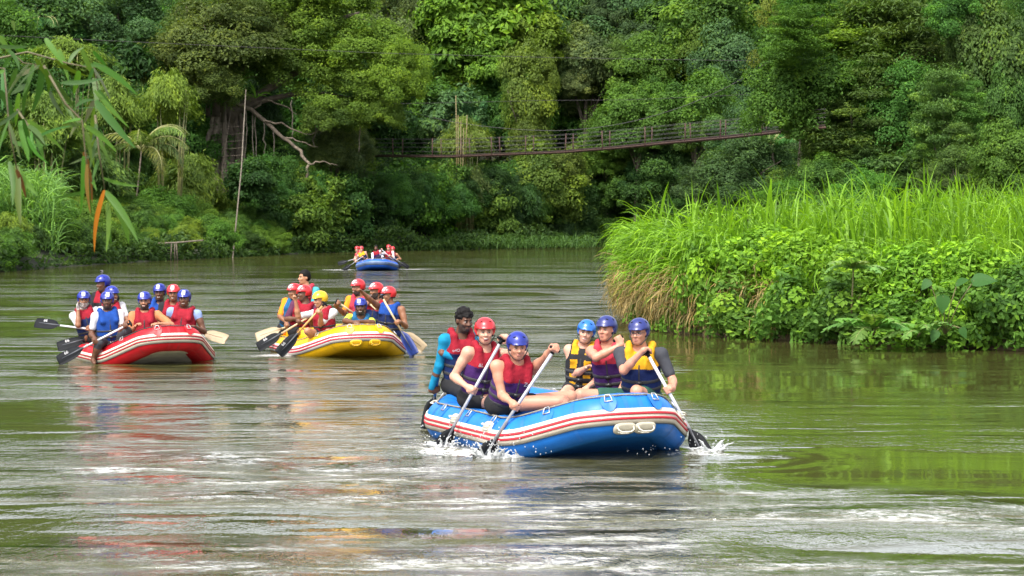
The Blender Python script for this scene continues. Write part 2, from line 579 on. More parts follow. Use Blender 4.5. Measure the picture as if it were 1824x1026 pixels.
def lobe_crown(rng, nl, rl, nleaf, size, asp, shape='round', up=.55, droop=.35):
    """crown made of leafy lobes on an uneven hull; fits about -1..1"""
    Cs, Ns, Ss, Rs = [], [], [], []
    k = 0
    tries = 0
    while k < nl and tries < 4000:
        tries += 1
        d = unit(rng.normal(size=3))
        if shape == 'round':
            if d[2] < -.75: continue
            c = d * A(1, 1, 1) * rng.uniform(.30, .98)
        elif shape == 'column':
            h = rng.uniform(-.9, .85)
            c = A(d[0], d[1], 0) * rng.uniform(.3, .7) * (1.05 - .35 * abs(h)); c[2] = h
        elif shape == 'mound':
            d[2] = abs(d[2])
            c = d * rng.uniform(.75, .95); c[2] = c[2] * 1.7 - .9
        elif shape == 'umbrella':
            a = rng.uniform(0, 6.283); rr = math.sqrt(rng.random()) * .85
            c = A(math.cos(a) * rr, math.sin(a) * rr, .55 - 1.0 * rr ** 2 + rng.normal() * .18)
        elif shape == 'layer':
            a = rng.uniform(0, 6.283); rr = math.sqrt(rng.random()) * .8; h = rng.uniform(-.9, .95)
            rr *= 1.0 - .45 * max(0, h) ** 2
            c = A(math.cos(a) * rr, math.sin(a) * rr, h)
        k += 1
        R = rl * rng.uniform(.45, 1.5)
        m = int(nleaf * (R / rl) ** 2)
        dd = unit(rng.normal(size=(m, 3)))
        flat = .28 if shape == 'layer' else .8
        if shape != 'layer':
            dd[:, 2] = np.where(dd[:, 2] < -.7, -dd[:, 2], dd[:, 2])
        rad = R * (.72 + .36 * rng.random((m, 1)) ** .6)
        p = c + dd * rad * A(1, 1, flat)
        nn = dd + A(0, 0, up) + rng.normal(size=(m, 3)) * .45 + unit(c) * .4
        if shape == 'layer': nn = A(0, 0, 1) + .35 * dd + rng.normal(size=(m, 3)) * .3
        Cs.append(p); Ns.append(nn)
        Ss.append(size * rng.uniform(.6, 1.35, m))
        Rs.append(np.full(m, rng.normal() * .22))
    C, N, S, R_ = np.concatenate(Cs), np.concatenate(Ns), np.concatenate(Ss), np.concatenate(Rs)
    n = len(C)
    k = rng.integers(0, n, n // 6)                          # stray sprays that fray the outline
    u = np.repeat(rng.normal(size=(len(k) // 6 + 1, 3)), 6, 0)[:len(k)] * .07
    C = np.concatenate([C, C[k] * rng.uniform(1.0, 1.16, (len(k), 1)) + u + rng.normal(size=(len(k), 3)) * .025])
    N, S, R_ = np.concatenate([N, N[k]]), np.concatenate([S, S[k]]), np.concatenate([R_, R_[k] + .1])
    V, Q, r = leaves(C, N, S, asp, rng, droop)
    return V, Q, np.clip(r * .75 + .12 + R_, 0, 1)


def feather_crown(rng, nculm=70, nl=250, size=.12):
    """bamboo: arching plumes of narrow drooping leaves"""
    Cs, Ns, Ax, Rs = [], [], [], []
    for k in range(nculm):
        a = rng.uniform(0, 6.283); reach = rng.uniform(.25, .95); top = rng.uniform(.35, 1.0) * (1.15 - .55 * reach)
        t = rng.uniform(.25, 1, nl) ** .8
        hx = reach * t ** 1.6
        hz = -1 + (top + 1) * np.sin(np.minimum(t * 1.25, 1.25) * math.pi / 2 / 1.05) ** .8 - .25 * t ** 3 * reach
        p = np.stack([np.cos(a) * hx, np.sin(a) * hx, hz], 1) + rng.normal(size=(nl, 3)) * A(.075, .075, .06)
        p[:, 2] -= abs(rng.normal(size=nl)) * .09
        Cs.append(p)
        out = A(math.cos(a), math.sin(a), 0)
        Ns.append(out * .7 + A(0, 0, .8) + rng.normal(size=(nl, 3)) * .45)
        Ax.append(out * .8 + A(0, 0, -.75) + rng.normal(size=(nl, 3)) * .5)
        Rs.append(np.full(nl, rng.normal() * .2))
    C, N, X = np.concatenate(Cs), np.concatenate(Ns), np.concatenate(Ax)
    V, Q, r = leaves(C, N, size * rng.uniform(.6, 1.3, len(C)), .2, rng, axis=X, fold=.06)
    return V, Q, np.clip(r * .7 + .15 + np.concatenate(Rs), 0, 1)


def crown_variant(kind, seed):
    g = np.random.default_rng(seed)
    if kind == 'round': return lobe_crown(g, 62, .235, 330, .066, .6)
    if kind == 'fine': return lobe_crown(g, 70, .215, 360, .052, .52)
    if kind == 'big': return lobe_crown(g, 52, .215, 190, .125, .46, up=.9, droop=.9)
    if kind == 'column': return lobe_crown(g, 60, .25, 300, .068, .56, 'column')
    if kind == 'mound': return lobe_crown(g, 60, .24, 260, .075, .8, 'mound', up=.3)
    if kind == 'umbrella': return lobe_crown(g, 76, .19, 300, .050, .52, 'umbrella')
    if kind == 'layer': return lobe_crown(g, 80, .25, 220, .075, .36, 'layer')
    if kind == 'feather': return feather_crown(g)


CROWN = {}


def crown(kind, seed):
    key = (kind, seed)
    if key not in CROWN:
        V, Q, r = crown_variant(kind, 100 + seed + 17 * len(kind))
        CROWN[key] = mesh_np(kind + '_crown', V, Q, LEAF, False, None, r)
    return CROWN[key]


def land(x, y):
    """ground height for a tree: hillside or the right spit"""
    g = float(ground(x, y))
    if x > 3 and y < 104: g = max(g, .8)
    return g


def tree(kind, px, py, hw, hh, Y, col, label, name='broadleaf_tree', cat='tree', seed=0, rot=None, trunk=True, group=None, deep=.85, bark=None, lean=0., depth_off=0):
    """tree whose crown is centred at photo pixel (px,py), hw x hh half size in pixels, at depth Y"""
    c = at(px, py, Y)
    k = Y / F_PX
    w, h = hw * k, hh * k
    bx, by = c[0] + lean, c[1] + w * .1
    gz = land(bx, by)
    if gz > c[2] - h * .2: gz = c[2] - h * .8
    root = thing(name, (bx, by, gz), label, cat, group)
    o = link('crown', crown(kind, seed), root)
    o.location = tuple(c - A(bx, by, gz))
    o.scale = (w * 1.12, w * deep * 1.12, h * 1.12)
    o.rotation_euler = (0, 0, RNG.uniform(0, 6.28) if rot is None else rot)
    if rot is None: o.scale = (w * 1.1, w * 1.1, h * 1.12)
    o.color = tuple(col) + (1,)
    if kind != 'mound' and kind != 'feather':
        for j in range(4):                                  # lower and outer boughs break the outline
            a = j * 1.57 + RNG.uniform(-.5, .5)
            o2 = link('bough', crown(kind if kind != 'umbrella' else 'fine', (seed + j) % 2), root)
            s2 = RNG.uniform(.45, .68)
            off = A(math.cos(a) * w * RNG.uniform(.45, .85), math.sin(a) * w * .6, h * (RNG.uniform(-1.15, -.35) if j % 2 else RNG.uniform(-.6, .5)))
            p2 = c + off
            p2[2] = max(p2[2], gz + .4)
            o2.location = tuple(p2 - A(bx, by, gz))
            o2.scale = (w * s2, w * s2, h * s2 * 1.1)
            o2.rotation_euler = (0, 0, RNG.uniform(0, 6.28))
            o2.color = tuple(x * RNG.uniform(.85, 1.15) for x in col) + (1,)
    if trunk:
        b = MB()
        H_ = max(c[2] - gz, h * .5)
        tr = max(.09, .013 * (H_ + h))
        base = A(bx, by, gz - .4)
        top = c + A(0, 0, h * .45)
        n = 7
        pts = [base + (top - base) * t + A(math.sin(t * 5 + px) * .25, math.cos(t * 4 + py) * .2, 0) * (t * (1 - t)) * 2 for t in np.linspace(0, 1, n)]
        b.tube(pts, np.linspace(tr * 1.5, tr * .3, n), 7)
        for j in range(6):
            t = RNG.uniform(.45, .85)
            s0 = base + (top - base) * t
            a = RNG.uniform(0, 6.28)
            e = c + A(math.cos(a) * w * .7, math.sin(a) * w * .7, RNG.uniform(-.3, .5) * h)
            mid = (s0 + e) / 2 + A(0, 0, .08 * w)
            b.tube([s0, mid, e], [tr * .55, tr * .35, tr * .1], 5)
        b.part('trunk', root, bark or BARK)
    return root


# colours of the foliage (reflectance)
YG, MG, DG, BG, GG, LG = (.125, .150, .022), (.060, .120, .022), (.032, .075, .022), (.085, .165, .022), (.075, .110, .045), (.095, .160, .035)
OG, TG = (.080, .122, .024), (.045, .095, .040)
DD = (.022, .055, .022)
TREES = [
    # kind, px, py, hw, hh, Y, colour, label, seed
    ('round', 60, 70, 110, 90, 150, DG, 'dark tree in the top left corner behind the bamboo and the small palm', 0),
    ('fine', 210, 45, 95, 80, 152, TG, 'dark blue-green tree at the top left between the palm top and the fig tree', 0),
    ('round', 300, 120, 70, 100, 158, DG, 'dark tree directly left of the trunks of the big fig tree', 1),
    ('fine', 600, 30, 95, 75, 185, MG, 'mid green tree rising behind the top of the yellow-green fig crown', 1),
    ('fine', 690, 45, 75, 85, 182, GG, 'grey-green tree at the top between the fig tree and the bright large-leaved tree', 0),
    ('big', 868, 55, 108, 95, 178, BG, 'tall bright green tree with big leaf clusters at the top centre', 0),
    ('big', 850, 150, 95, 75, 181, BG, 'lower bright green large-leaved tree, right below the tall one at top centre', 1),
    ('round', 1020, 40, 75, 85, 186, DG, 'dark tree at the top, just right of the bright large-leaved tree', 0),
    ('fine', 1130, 35, 95, 75, 184, TG, 'broad dark bluish green tree at the top, right of centre', 1),
    ('round', 1255, 45, 95, 90, 180, MG, 'full dark green tree at the top, left of the pale right-bank tree', 1),
    ('round', 1045, 115, 65, 65, 179, GG, 'small pale grey-green tree above the rounded tree pair over the bridge', 1),
    ('round', 1140, 130, 62, 60, 177, MG, 'mid green tree above the left of the two rounded trees over the bridge', 0),
    ('round', 1300, 130, 62, 80, 175, TG, 'shaded blue-green tree hanging over the right part of the bridge', 0),
    ('column', 938, 185, 52, 90, 168, OG, 'olive green columnar tree standing behind the middle of the bridge', 0),
    ('big', 800, 215, 58, 55, 170, (.055, .115, .05), 'tree with big drooping pale green leaves left of the yellow bamboo poles', 1),
    ('round', 1135, 215, 62, 55, 167, (.06, .125, .024), 'left one of two rounded bright green trees above the bridge deck', 0),
    ('round', 1238, 190, 60, 58, 166, (.055, .12, .022), 'right one of two rounded bright green trees above the bridge deck', 1),
    ('fine', 1080, 265, 60, 50, 170, MG, 'mid green tree behind the bridge railing, below the left rounded tree', 0),
    ('fine', 1195, 265, 60, 45, 168, TG, 'dark green tree behind the bridge railing, below the right rounded tree', 1),
    ('fine', 1340, 250, 70, 60, 160, TG, 'blue-green tree behind the right end of the bridge', 1),
    ('round', 962, 335, 75, 75, 164, (.07, .115, .022), 'tree with yellow-green top standing under the middle of the bridge', 1),
    ('fine', 1090, 345, 75, 65, 172, DG, 'dark tree under the bridge just right of the yellow-green topped one', 0),
    ('fine', 1195, 330, 78, 60, 168, DG, 'dark green tree under the bridge behind the tips of the tall grass', 1),
    ('fine', 1330, 320, 95, 70, 150, (.04, .08, .03), 'leafy dark tree under the right end of the bridge', 0),
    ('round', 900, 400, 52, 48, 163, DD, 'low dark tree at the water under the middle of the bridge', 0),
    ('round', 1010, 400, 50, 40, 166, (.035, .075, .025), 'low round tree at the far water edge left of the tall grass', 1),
    ('mound', 722, 368, 78, 82, 152, (.055, .13, .018), 'bright vine-covered green mound by the water left of the bridge', 0),
    ('fine', 600, 255, 58, 52, 146, GG, 'pale grey-green tree in front of the lower right of the fig crown', 1),
    ('fine', 610, 335, 62, 62, 150, (.035, .062, .03), 'dusky green tree between the dead limb and the vine-covered mound', 0),
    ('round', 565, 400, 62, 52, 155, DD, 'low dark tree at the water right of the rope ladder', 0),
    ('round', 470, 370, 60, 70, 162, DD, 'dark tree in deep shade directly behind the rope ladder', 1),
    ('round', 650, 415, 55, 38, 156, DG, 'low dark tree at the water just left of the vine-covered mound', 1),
    ('umbrella', 395, 80, 120, 90, 141, (.06, .085, .024), 'shaded leafy tree above the aerial roots of the big fig', 1),
    # right bank, behind the tall grass
    ('fine', 1430, 70, 88, 95, 90, (.105, .135, .028), 'pale yellow-green tree at the top, leftmost tree of the right bank', 0),
    ('fine', 1462, 190, 52, 75, 88, (.062, .105, .024), 'olive tree on the right bank that hides the right end of the bridge', 1),
    ('layer', 1590, 130, 112, 125, 84, (.062, .105, .03), 'large tree with level layered sprays in the middle of the right bank', 0),
    ('layer', 1520, 240, 85, 70, 82, (.055, .095, .028), 'smaller tree with layered sprays below the large layered one', 1),
    ('big', 1560, 30, 100, 60, 95, DG, 'dark tree at the top between the two biggest trees of the right bank', 0),
    ('round', 1780, 130, 75, 130, 80, (.055, .10, .026), 'tall green tree cut by the right edge of the picture', 1),
    ('fine', 1720, 40, 85, 65, 92, MG, 'green tree at the top right beside the one cut by the picture edge', 1),
    ('layer', 1680, 215, 58, 80, 76, (.07, .135, .04), 'fresh green tree with feathery sprays, right of the large layered tree', 1),
    ('round', 1800, 290, 60, 65, 72, MG, 'bushy green tree at the right edge just above the grass', 0),
    ('round', 1470, 320, 55, 42, 80, (.05, .11, .024), 'bush behind the tall grass below the smaller layered tree', 1),
    ('big', 1590, 320, 70, 45, 78, (.045, .09, .025), 'dark leafy bush behind the tall grass below the large layered tree', 1),
    ('fine', 1700, 315, 60, 45, 74, (.055, .10, .03), 'feathery bush behind the tall grass at the foot of the fresh green tree', 0),
]
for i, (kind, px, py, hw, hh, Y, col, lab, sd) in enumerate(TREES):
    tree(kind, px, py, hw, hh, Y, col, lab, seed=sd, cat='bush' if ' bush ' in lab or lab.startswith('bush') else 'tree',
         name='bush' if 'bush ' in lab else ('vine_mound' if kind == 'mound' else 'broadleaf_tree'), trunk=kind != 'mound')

BAMBOO = [
    (120, 130, 85, 62, 128, (0.098, 0.156, 0.026), 'bamboo clump at the top left behind the hanging near leaves', 0),
    (205, 215, 62, 75, 124, (0.098, 0.156, 0.031), 'tall bamboo clump left of the small palm', 1),
    (300, 205, 62, 80, 126, (0.115, 0.175, 0.029), 'bright yellow-green bamboo clump above the small palm', 0),
    (80, 260, 90, 90, 116, (0.086, 0.144, 0.029), 'bamboo clump at the left edge below the near leaves', 1),
    (165, 340, 90, 80, 119, (0.057, 0.106, 0.029), 'shaded bamboo clump on the left bank above the boulder', 0),
    (340, 372, 88, 92, 132, (0.094, 0.147, 0.031), 'bamboo clump hanging to the water left of the rope ladder', 1),
    (250, 410, 80, 55, 128, (0.052, 0.100, 0.026), 'low dark bamboo clump behind the wooden jetty rail', 0),
    (830, 270, 58, 58, 158, (0.098, 0.144, 0.033), 'airy pale bamboo clump at the foot of the yellow poles', 1),
    (825, 360, 52, 78, 157, (0.063, 0.094, 0.031), 'dull brownish bamboo clump under the left part of the bridge', 0),
]
for px, py, hw, hh, Y, col, lab, sd in BAMBOO:
    r = tree('feather', px, py, hw, hh, Y, col, lab, name='bamboo_clump', cat='bamboo', seed=sd, trunk=False, group='bamboo clumps on the far banks')
    c = at(px, py, Y); k = Y / F_PX
    b = MB()
    for j in range(10):
        a = RNG.uniform(0, 6.28); rr = RNG.uniform(.2, .6) * hw * k
        base = A(c[0] + math.cos(a) * .6, c[1] + math.sin(a) * .6, min(land(c[0], c[1]) - .3, c[2] - hh * k))
        tip = A(c[0] + math.cos(a) * rr, c[1] + math.sin(a) * rr, c[2] + RNG.uniform(.1, .7) * hh * k)
        b.tube([base, base + (tip - base) * .5 + A(0, 0, .3 * hh * k), tip], [.06, .05, .02], 5)
    b.part('culms', r, M('bamboo_cane', (.17, .17, .06), .5, .3, 4))

# the wooded slope behind: masses of trees nobody could count
def scatter(name, pts, scl, rz, kinds, tint):
    """one object: a crown instanced on every point"""
    n = len(pts)
    me = bpy.data.meshes.new(name)
    me.vertices.add(n)
    me.vertices.foreach_set('co', np.asarray(pts, np.float32).ravel())
    a = me.attributes.new('scl', 'FLOAT_VECTOR', 'POINT'); a.data.foreach_set('vector', np.asarray(scl, np.float32).ravel())
    a = me.attributes.new('rot', 'FLOAT_VECTOR', 'POINT'); a.data.foreach_set('vector', np.stack([0 * rz, 0 * rz, rz], 1).astype(np.float32).ravel())
    a = me.attributes.new('pick', 'INT', 'POINT'); a.data.foreach_set('value', (np.arange(n) % len(kinds)).astype(np.int32))
    o = link(name, me)
    ng = bpy.data.node_groups.new(name, 'GeometryNodeTree')
    ng.interface.new_socket('Geometry', in_out='INPUT', socket_type='NodeSocketGeometry')
    ng.interface.new_socket('Geometry', in_out='OUTPUT', socket_type='NodeSocketGeometry')
    N, Lk = ng.nodes, ng.links
    gi, go = N.new('NodeGroupInput'), N.new('NodeGroupOutput')
    jn = N.new('GeometryNodeJoinGeometry')
    def attr(nm, t):
        k = N.new('GeometryNodeInputNamedAttribute'); k.data_type = t; k.inputs['Name'].default_value = nm
        return k.outputs['Attribute']
    mat = leaf_mat(name + '_leaf', tint, vary=True)
    for i, (kd, sd) in enumerate(kinds):
        src = crown(kd, sd).copy()
        src.materials.clear(); src.materials.append(mat)
        so = bpy.data.objects.new('crown_source', src)
        oi = N.new('GeometryNodeObjectInfo'); oi.inputs['Object'].default_value = so
        oi.inputs['As Instance'].default_value = True
        cp = N.new('FunctionNodeCompare'); cp.data_type = 'INT'; cp.operation = 'EQUAL'
        Lk.new(attr('pick', 'INT'), cp.inputs[2]); cp.inputs[3].default_value = i
        ip = N.new('GeometryNodeInstanceOnPoints')
        Lk.new(gi.outputs[0], ip.inputs['Points']); Lk.new(oi.outputs['Geometry'], ip.inputs['Instance'])
        Lk.new(cp.outputs[0], ip.inputs['Selection'])
        Lk.new(attr('rot', 'FLOAT_VECTOR'), ip.inputs['Rotation']); Lk.new(attr('scl', 'FLOAT_VECTOR'), ip.inputs['Scale'])
        Lk.new(ip.outputs[0], jn.inputs[0])
    Lk.new(jn.outputs[0], go.inputs[0])
    md = o.modifiers.new('scatter', 'NODES'); md.node_group = ng
    return tag(o, kind='stuff')


def far_forest():
    g = np.random.default_rng(21)
    def fill(n, xr, yr, vr, hr, rr, test=None):
        P, S = [], []
        while len(P) < n:
            x, y = g.uniform(*xr), g.uniform(*yr)
            v = float(shore_dist(x, y))
            if v < vr[0] or v > vr[1]: continue
            if rr[1] < 3 and x < -17 and v < 11: continue         # the bamboo stands here
            R = g.uniform(*rr)
            P.append((x, y, float(ground(x, y)) + R * .4 + g.uniform(*hr)))
            S.append((R, R, R * g.uniform(.8, 1.25)))
        return np.array(P), np.array(S)
    P, S = fill(620, (-62, 74), (60, 262), (12, 78), (1, 11), (2.2, 4.8))
    scatter('forest', P, S, g.uniform(0, 6.28, len(P)), [('fine', 0), ('round', 1), ('fine', 1), ('big', 1), ('round', 0)], (.050, .105, .030))
    P, S = fill(520, (-50, 44), (70, 220), (1.2, 15), (0, 3.2), (1.0, 2.3))
    scatter('understorey', P, S, g.uniform(0, 6.28, len(P)), [('fine', 1), ('big', 0), ('round', 0), ('feather', 1)], (.042, .085, .026))
    P, S = [], []
    while len(P) < 420:
        x, y = g.uniform(-34, -15), g.uniform(70, 160)
        v = float(shore_dist(x, y))
        if v < .4 or v > 13: continue
        R = g.uniform(.7, 1.6) * (.6 + .4 * min(1, v / 5))
        P.append((x, y, float(ground(x, y)) + R * .45 + g.uniform(0, .5))); S.append((R * 1.2, R * 1.2, R))
    scatter('left_bank_growth', np.array(P), np.array(S), g.uniform(0, 6.28, len(P)), [('feather', 0), ('fine', 1), ('feather', 1), ('round', 0)], (.070, .120, .030))
    y = g.uniform(80, 101, 200); x = g.uniform(.136, .47, 200) * y
    R = g.uniform(1.0, 2.6, 200)
    scatter('bank_thicket', np.stack([x, y, g.uniform(.8, 12.5, 200)], 1), np.stack([R, R, R], 1), g.uniform(0, 6.28, 200), [('fine', 0), ('layer', 1), ('round', 1)], (.050, .100, .028))
    y = g.uniform(70, 80, 70); x = g.uniform(.125, .36, 70) * y
    R = g.uniform(.7, 1.5, 70)
    scatter('bank_bushes', np.stack([x, y, g.uniform(.6, 3.2, 70)], 1), np.stack([R, R, R], 1), g.uniform(0, 6.28, 70), [('fine', 1), ('big', 1), ('layer', 0)], (.060, .120, .028))
    # low growth along the water line
    n = 26000
    x = g.uniform(-34, 30, n)
    y = bank(x) + np.abs(g.normal(size=n)) * 1.6 - .5
    z = np.maximum(ground(x, y), 0) + g.uniform(0, 1.0, n) ** 1.5 * (1.1 + .8 * np.sin(x * .9) * np.sin(x * .37 + 1))
    V, Q, r = leaves(np.stack([x, y, np.maximum(z, .05)], 1), g.normal(size=(n, 3)) * .6 + A(0, -.3, .8), g.uniform(.18, .42, n), .5, g, .6)
    o = part('bank_undergrowth', None, V, Q, LEAF, False, None, r)
    o.color = (.038, .075, .022, 1)
    tag(o, kind='stuff')


far_forest()


def blades(base, length, width, az, pitch, curl, g, nseg=5):
    """arching grass blades"""
    n = len(base)
    t = np.linspace(0, 1, nseg + 1)
    out = np.stack([np.cos(az), np.sin(az), np.zeros(n)], 1)
    side = np.stack([-np.sin(az), np.cos(az), np.zeros(n)], 1)
    P = [base]
    ang = pitch.copy()
    for k in range(nseg):
        step = (length / nseg)[:, None]
        P.append(P[-1] + step * (np.cos(ang)[:, None] * out + np.sin(ang)[:, None] * A(0, 0, 1)))
        ang = ang - curl / nseg * (1 + 1.2 * k / nseg)
    P = np.stack(P, 1)
    w = (width[:, None] * (np.sin(np.clip(.12 + t * .95, 0, 1) * math.pi) ** .7)[None])[..., None] * .5
    # blades twist so they do not vanish edge-on
    tw = g.uniform(-1.2, 1.2, n)[:, None, None]
    sd = side[:, None] * np.cos(tw) + np.cross(out, side)[:, None] * np.sin(tw) * .6
    L, R_ = P - sd * w, P + sd * w
    V = np.stack([L, R_], 2).reshape(n, -1, 3)
    k = np.arange(nseg) * 2
    q = np.stack([k, k + 1, k + 3, k + 2], 1)
    Q = (np.arange(n)[:, None, None] * (2 * (nseg + 1)) + q[None]).reshape(-1, 4)
    return V.reshape(-1, 3), Q, np.repeat(g.random(n), nseg)


def right_reeds():
    g = np.random.default_rng(5)
    GRASS = leaf_mat('grass_blade', (.118, .232, .022), .48, .45, .25)
    edge = RB[:6]
    seg = np.linalg.norm(np.diff(edge, axis=0), axis=1); cum = np.concatenate([[0], np.cumsum(seg)])

    def edge_pt(u):
        s = u * cum[-1]
        i = np.clip(np.searchsorted(cum, s, 'right') - 1, 0, len(seg) - 1)
        f = (s - cum[i]) / seg[i]
        p = edge[i] + (edge[i + 1] - edge[i]) * f[:, None]
        d = unit(edge[i + 1] - edge[i])
        return p, np.stack([-d[:, 1], d[:, 0]], 1)

    # the stand of tall grass on top and round the tip
    n = 12500
    u = g.random(n) * 1.25
    uu = np.minimum(u, 1)
    p, nn = edge_pt(uu)
    ext = np.maximum(u - 1, 0)[:, None] * cum[-1] * unit(A(4.6, -3.3))
    tipz = np.clip(1 - uu / .50, 0, 1)                       # how near the left tip
    v = g.random(n) ** .8 * 9 + np.where(tipz > 0, .1, 1.0)
    B = p + ext + nn * v[:, None]
    h0 = .80 + np.where(tipz > .05, g.uniform(-.1, 1.0, n), g.uniform(.2, 1.25, n))
    clump = np.sin(B[:, 0] * 5.1 + 1.7 * np.sin(B[:, 1] * 2.3)) * np.cos(B[:, 1] * 4.3 + B[:, 0])
    h0 = h0 + .22 * clump - .22 * np.clip((u - .55) / .4, 0, 1)
    L = g.uniform(.75, 1.45, n) * (1 - .10 * tipz) * (1 + .18 * clump)
    az = g.uniform(0, 6.283, n)
    front = g.random(n) < .45
    az = np.where(front, math.atan2(-.8, -.6) + g.normal(size=n) * .8, az)
    pit = np.radians(g.normal(80, 8, n))
    V, Q, r = blades(np.concatenate([B, np.maximum(h0, .5)[:, None]], 1), L, g.uniform(.028, .062, n), az, pit, g.uniform(.2, 2.0, n), g)
    o = part('tall_grass', None, V, Q, GRASS, False, None, r)
    tag(o, kind='stuff')
    # long blades spilling over the tip to the water
    n = 2600
    u = g.random(n) ** 1.2 * .52
    p, nn = edge_pt(u)
    B = p + nn * g.uniform(.0, .9, n)[:, None]
    az = np.arctan2(-nn[:, 1], -nn[:, 0]) + g.normal(size=n) * .7
    V, Q, r = blades(np.concatenate([B, g.uniform(.6, 1.75, n)[:, None]], 1), g.uniform(.7, 1.2, n), g.uniform(.025, .05, n), az, np.radians(g.normal(66, 15, n)), g.uniform(1.4, 3.0, n), g)
    o = part('arching_grass', None, V, Q, GRASS, False, None, r)
    tag(o, kind='stuff')
    # blades straggling through the creepers along the front
    n = 1500
    u = .28 + g.random(n) * .72
    p, nn = edge_pt(u)
    B = p + nn * g.uniform(-.05, .5, n)[:, None]
    az = np.arctan2(-nn[:, 1], -nn[:, 0]) + g.normal(size=n) * .9
    V, Q, r = blades(np.concatenate([B, g.uniform(.3, 1.5, n)[:, None]], 1), g.uniform(.5, 1.1, n), g.uniform(.02, .045, n), az, np.radians(g.normal(66, 16, n)), g.uniform(.8, 2.8, n), g)
    o = part('straggling_grass', None, V, Q, GRASS, False, None, r)
    tag(o, kind='stuff')
    # dead straw hanging under it
    STRAW = leaf_mat('straw_blade', (.21, .16, .080), .25, .7, .2)
    n = 3000
    u = g.random(n) ** 1.1 * .62
    p, nn = edge_pt(u)
    B = p + nn * g.uniform(-.02, .35, n)[:, None]
    az = np.arctan2(-nn[:, 1], -nn[:, 0]) + g.normal(size=n) * .8
    V, Q, r = blades(np.concatenate([B, (g.uniform(.45, 1.25, n) * (1 - .4 * u))[:, None]], 1), g.uniform(.6, 1.15, n), g.uniform(.014, .032, n), az, np.radians(g.normal(25, 30, n)), g.uniform(1.8, 3.2, n), g)
    V[:, 2] = np.maximum(V[:, 2], -.03)
    o = part('dry_grass', None, V, Q, STRAW, False, None, r)
    tag(o, kind='stuff')

    # creeper that clothes the whole face of the bank
    n = 17000
    u = .26 + g.random(n) * 1.0
    p, nn = edge_pt(np.minimum(u, 1))
    p = p + np.maximum(u - 1, 0)[:, None] * cum[-1] * unit(A(4.6, -3.3))
    z = g.random(n) ** .8 * (1.42 + .22 * np.sin(u * 37)) + .04
    hump = .16 * np.sin(u * 61) * np.sin(z * 4 + u * 23) + .10 * np.sin(u * 140 + z * 7)
    C = np.concatenate([p + nn * (z * .42 - .12 + hump + g.normal(size=n) * .05)[:, None], z[:, None]], 1)
    out = np.concatenate([-nn, np.full((n, 1), .75)], 1)
    V, Q, r = leaves(C, out + g.normal(size=(n, 3)) * .5, g.uniform(.06, .15, n), .58, g, .8)
    shade = .5 + .28 * np.sin(u * 29 + 1.3 * np.sin(z * 2.2)) * np.cos(z * 2.6 + u * 11)
    o = part('bank_creeper', None, V, Q, LEAF, False, None, np.clip(.55 * r + .6 * shade - .08, 0, 1))
    o.color = (.080, .170, .022, 1)
    tag(o, kind='stuff')
    # leafy shrubs along the cut bank: each its own plant
    SH = [  # px, py centre, half w, half h, colour, label
        (1262, 500, 42, 60, (0.091, 0.188, 0.022), 'narrow leafy creeper beside the dry straw at the tip of the right bank'),
        (1345, 470, 60, 50, (0.111, 0.225, 0.022), 'tall bright green leafy shrub topping the bank right of the dry straw'),
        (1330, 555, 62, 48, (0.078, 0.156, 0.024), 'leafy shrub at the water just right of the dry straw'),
        (1440, 462, 62, 40, (0.124, 0.237, 0.024), 'bright shrub under the grass above the broad pinnate leaves'),
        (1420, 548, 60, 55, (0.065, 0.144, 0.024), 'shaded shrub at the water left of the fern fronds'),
        (1540, 484, 58, 40, (0.111, 0.213, 0.029), 'fresh green shrub under the grass right of the pinnate leaves'),
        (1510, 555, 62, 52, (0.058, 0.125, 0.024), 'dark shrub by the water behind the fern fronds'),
        (1640, 490, 58, 44, (0.104, 0.219, 0.024), 'bright leafy shrub left of the taro plant'),
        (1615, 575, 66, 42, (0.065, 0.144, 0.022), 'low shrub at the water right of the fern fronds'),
        (1740, 486, 58, 46, (0.117, 0.237, 0.024), 'bright leafy shrub right of the taro plant near the right edge'),
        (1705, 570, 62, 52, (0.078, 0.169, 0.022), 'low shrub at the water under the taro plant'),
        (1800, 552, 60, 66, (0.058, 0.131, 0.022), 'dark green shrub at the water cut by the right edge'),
    ]
    for px, py, hw, hh, col, lab in SH:
        wl = np.interp(px, [1075, 1230, 1400, 1600, 1824], [583, 602, 612, 622, 634])
        Yw = CAM_H * F_PX / (wl - 390)
        # nearer the foot of the bank when low, further in when high
        Y = Yw + .35 + np.clip((wl - py) / 60, 0, 4) * .45
        c = at(px, py, Y); k = Y / F_PX
        root = thing('leafy_shrub', (c[0], c[1] + .3, .3), lab, 'shrub', 'shrubs along the right bank')
        o = link('foliage', shrub_mesh(len(lab) % 3), root)
        o.location = tuple(c - A(c[0], c[1] + .3, .3))
        o.scale = (hw * k * 1.35, .5, hh * k * 1.2)
        o.rotation_euler = (0, 0, (px % 7 - 3) * .12)
        o.color = tuple(col) + (1,)
        b = MB()
        for j in range(7):
            a = g.uniform(-1, 1, 3)
            e = c + A(a[0] * hw * k * .8, a[1] * .35, abs(a[2]) * hh * k * .8)
            st = A(c[0] + a[0] * .25, c[1] + .35, .2)
            b.tube([st, (st + e) / 2 + A(0, -.05, .1), e], [.022, .016, .006], 5)
        b.part('stems', root, M('green_stem', (.12, .11, .04), .7, .3, 9))
    return edge_pt


SHRUB = {}


def shrub_mesh(k):
    if k not in SHRUB:
        g = np.random.default_rng(300 + k)
        V, Q, r = lobe_crown(g, 40, .34, 62, .17, .55, 'round', up=.35, droop=.7)
        SHRUB[k] = mesh_np('shrub_foliage', V, Q, LEAF, False, None, r)
    return SHRUB[k]


right_reeds()

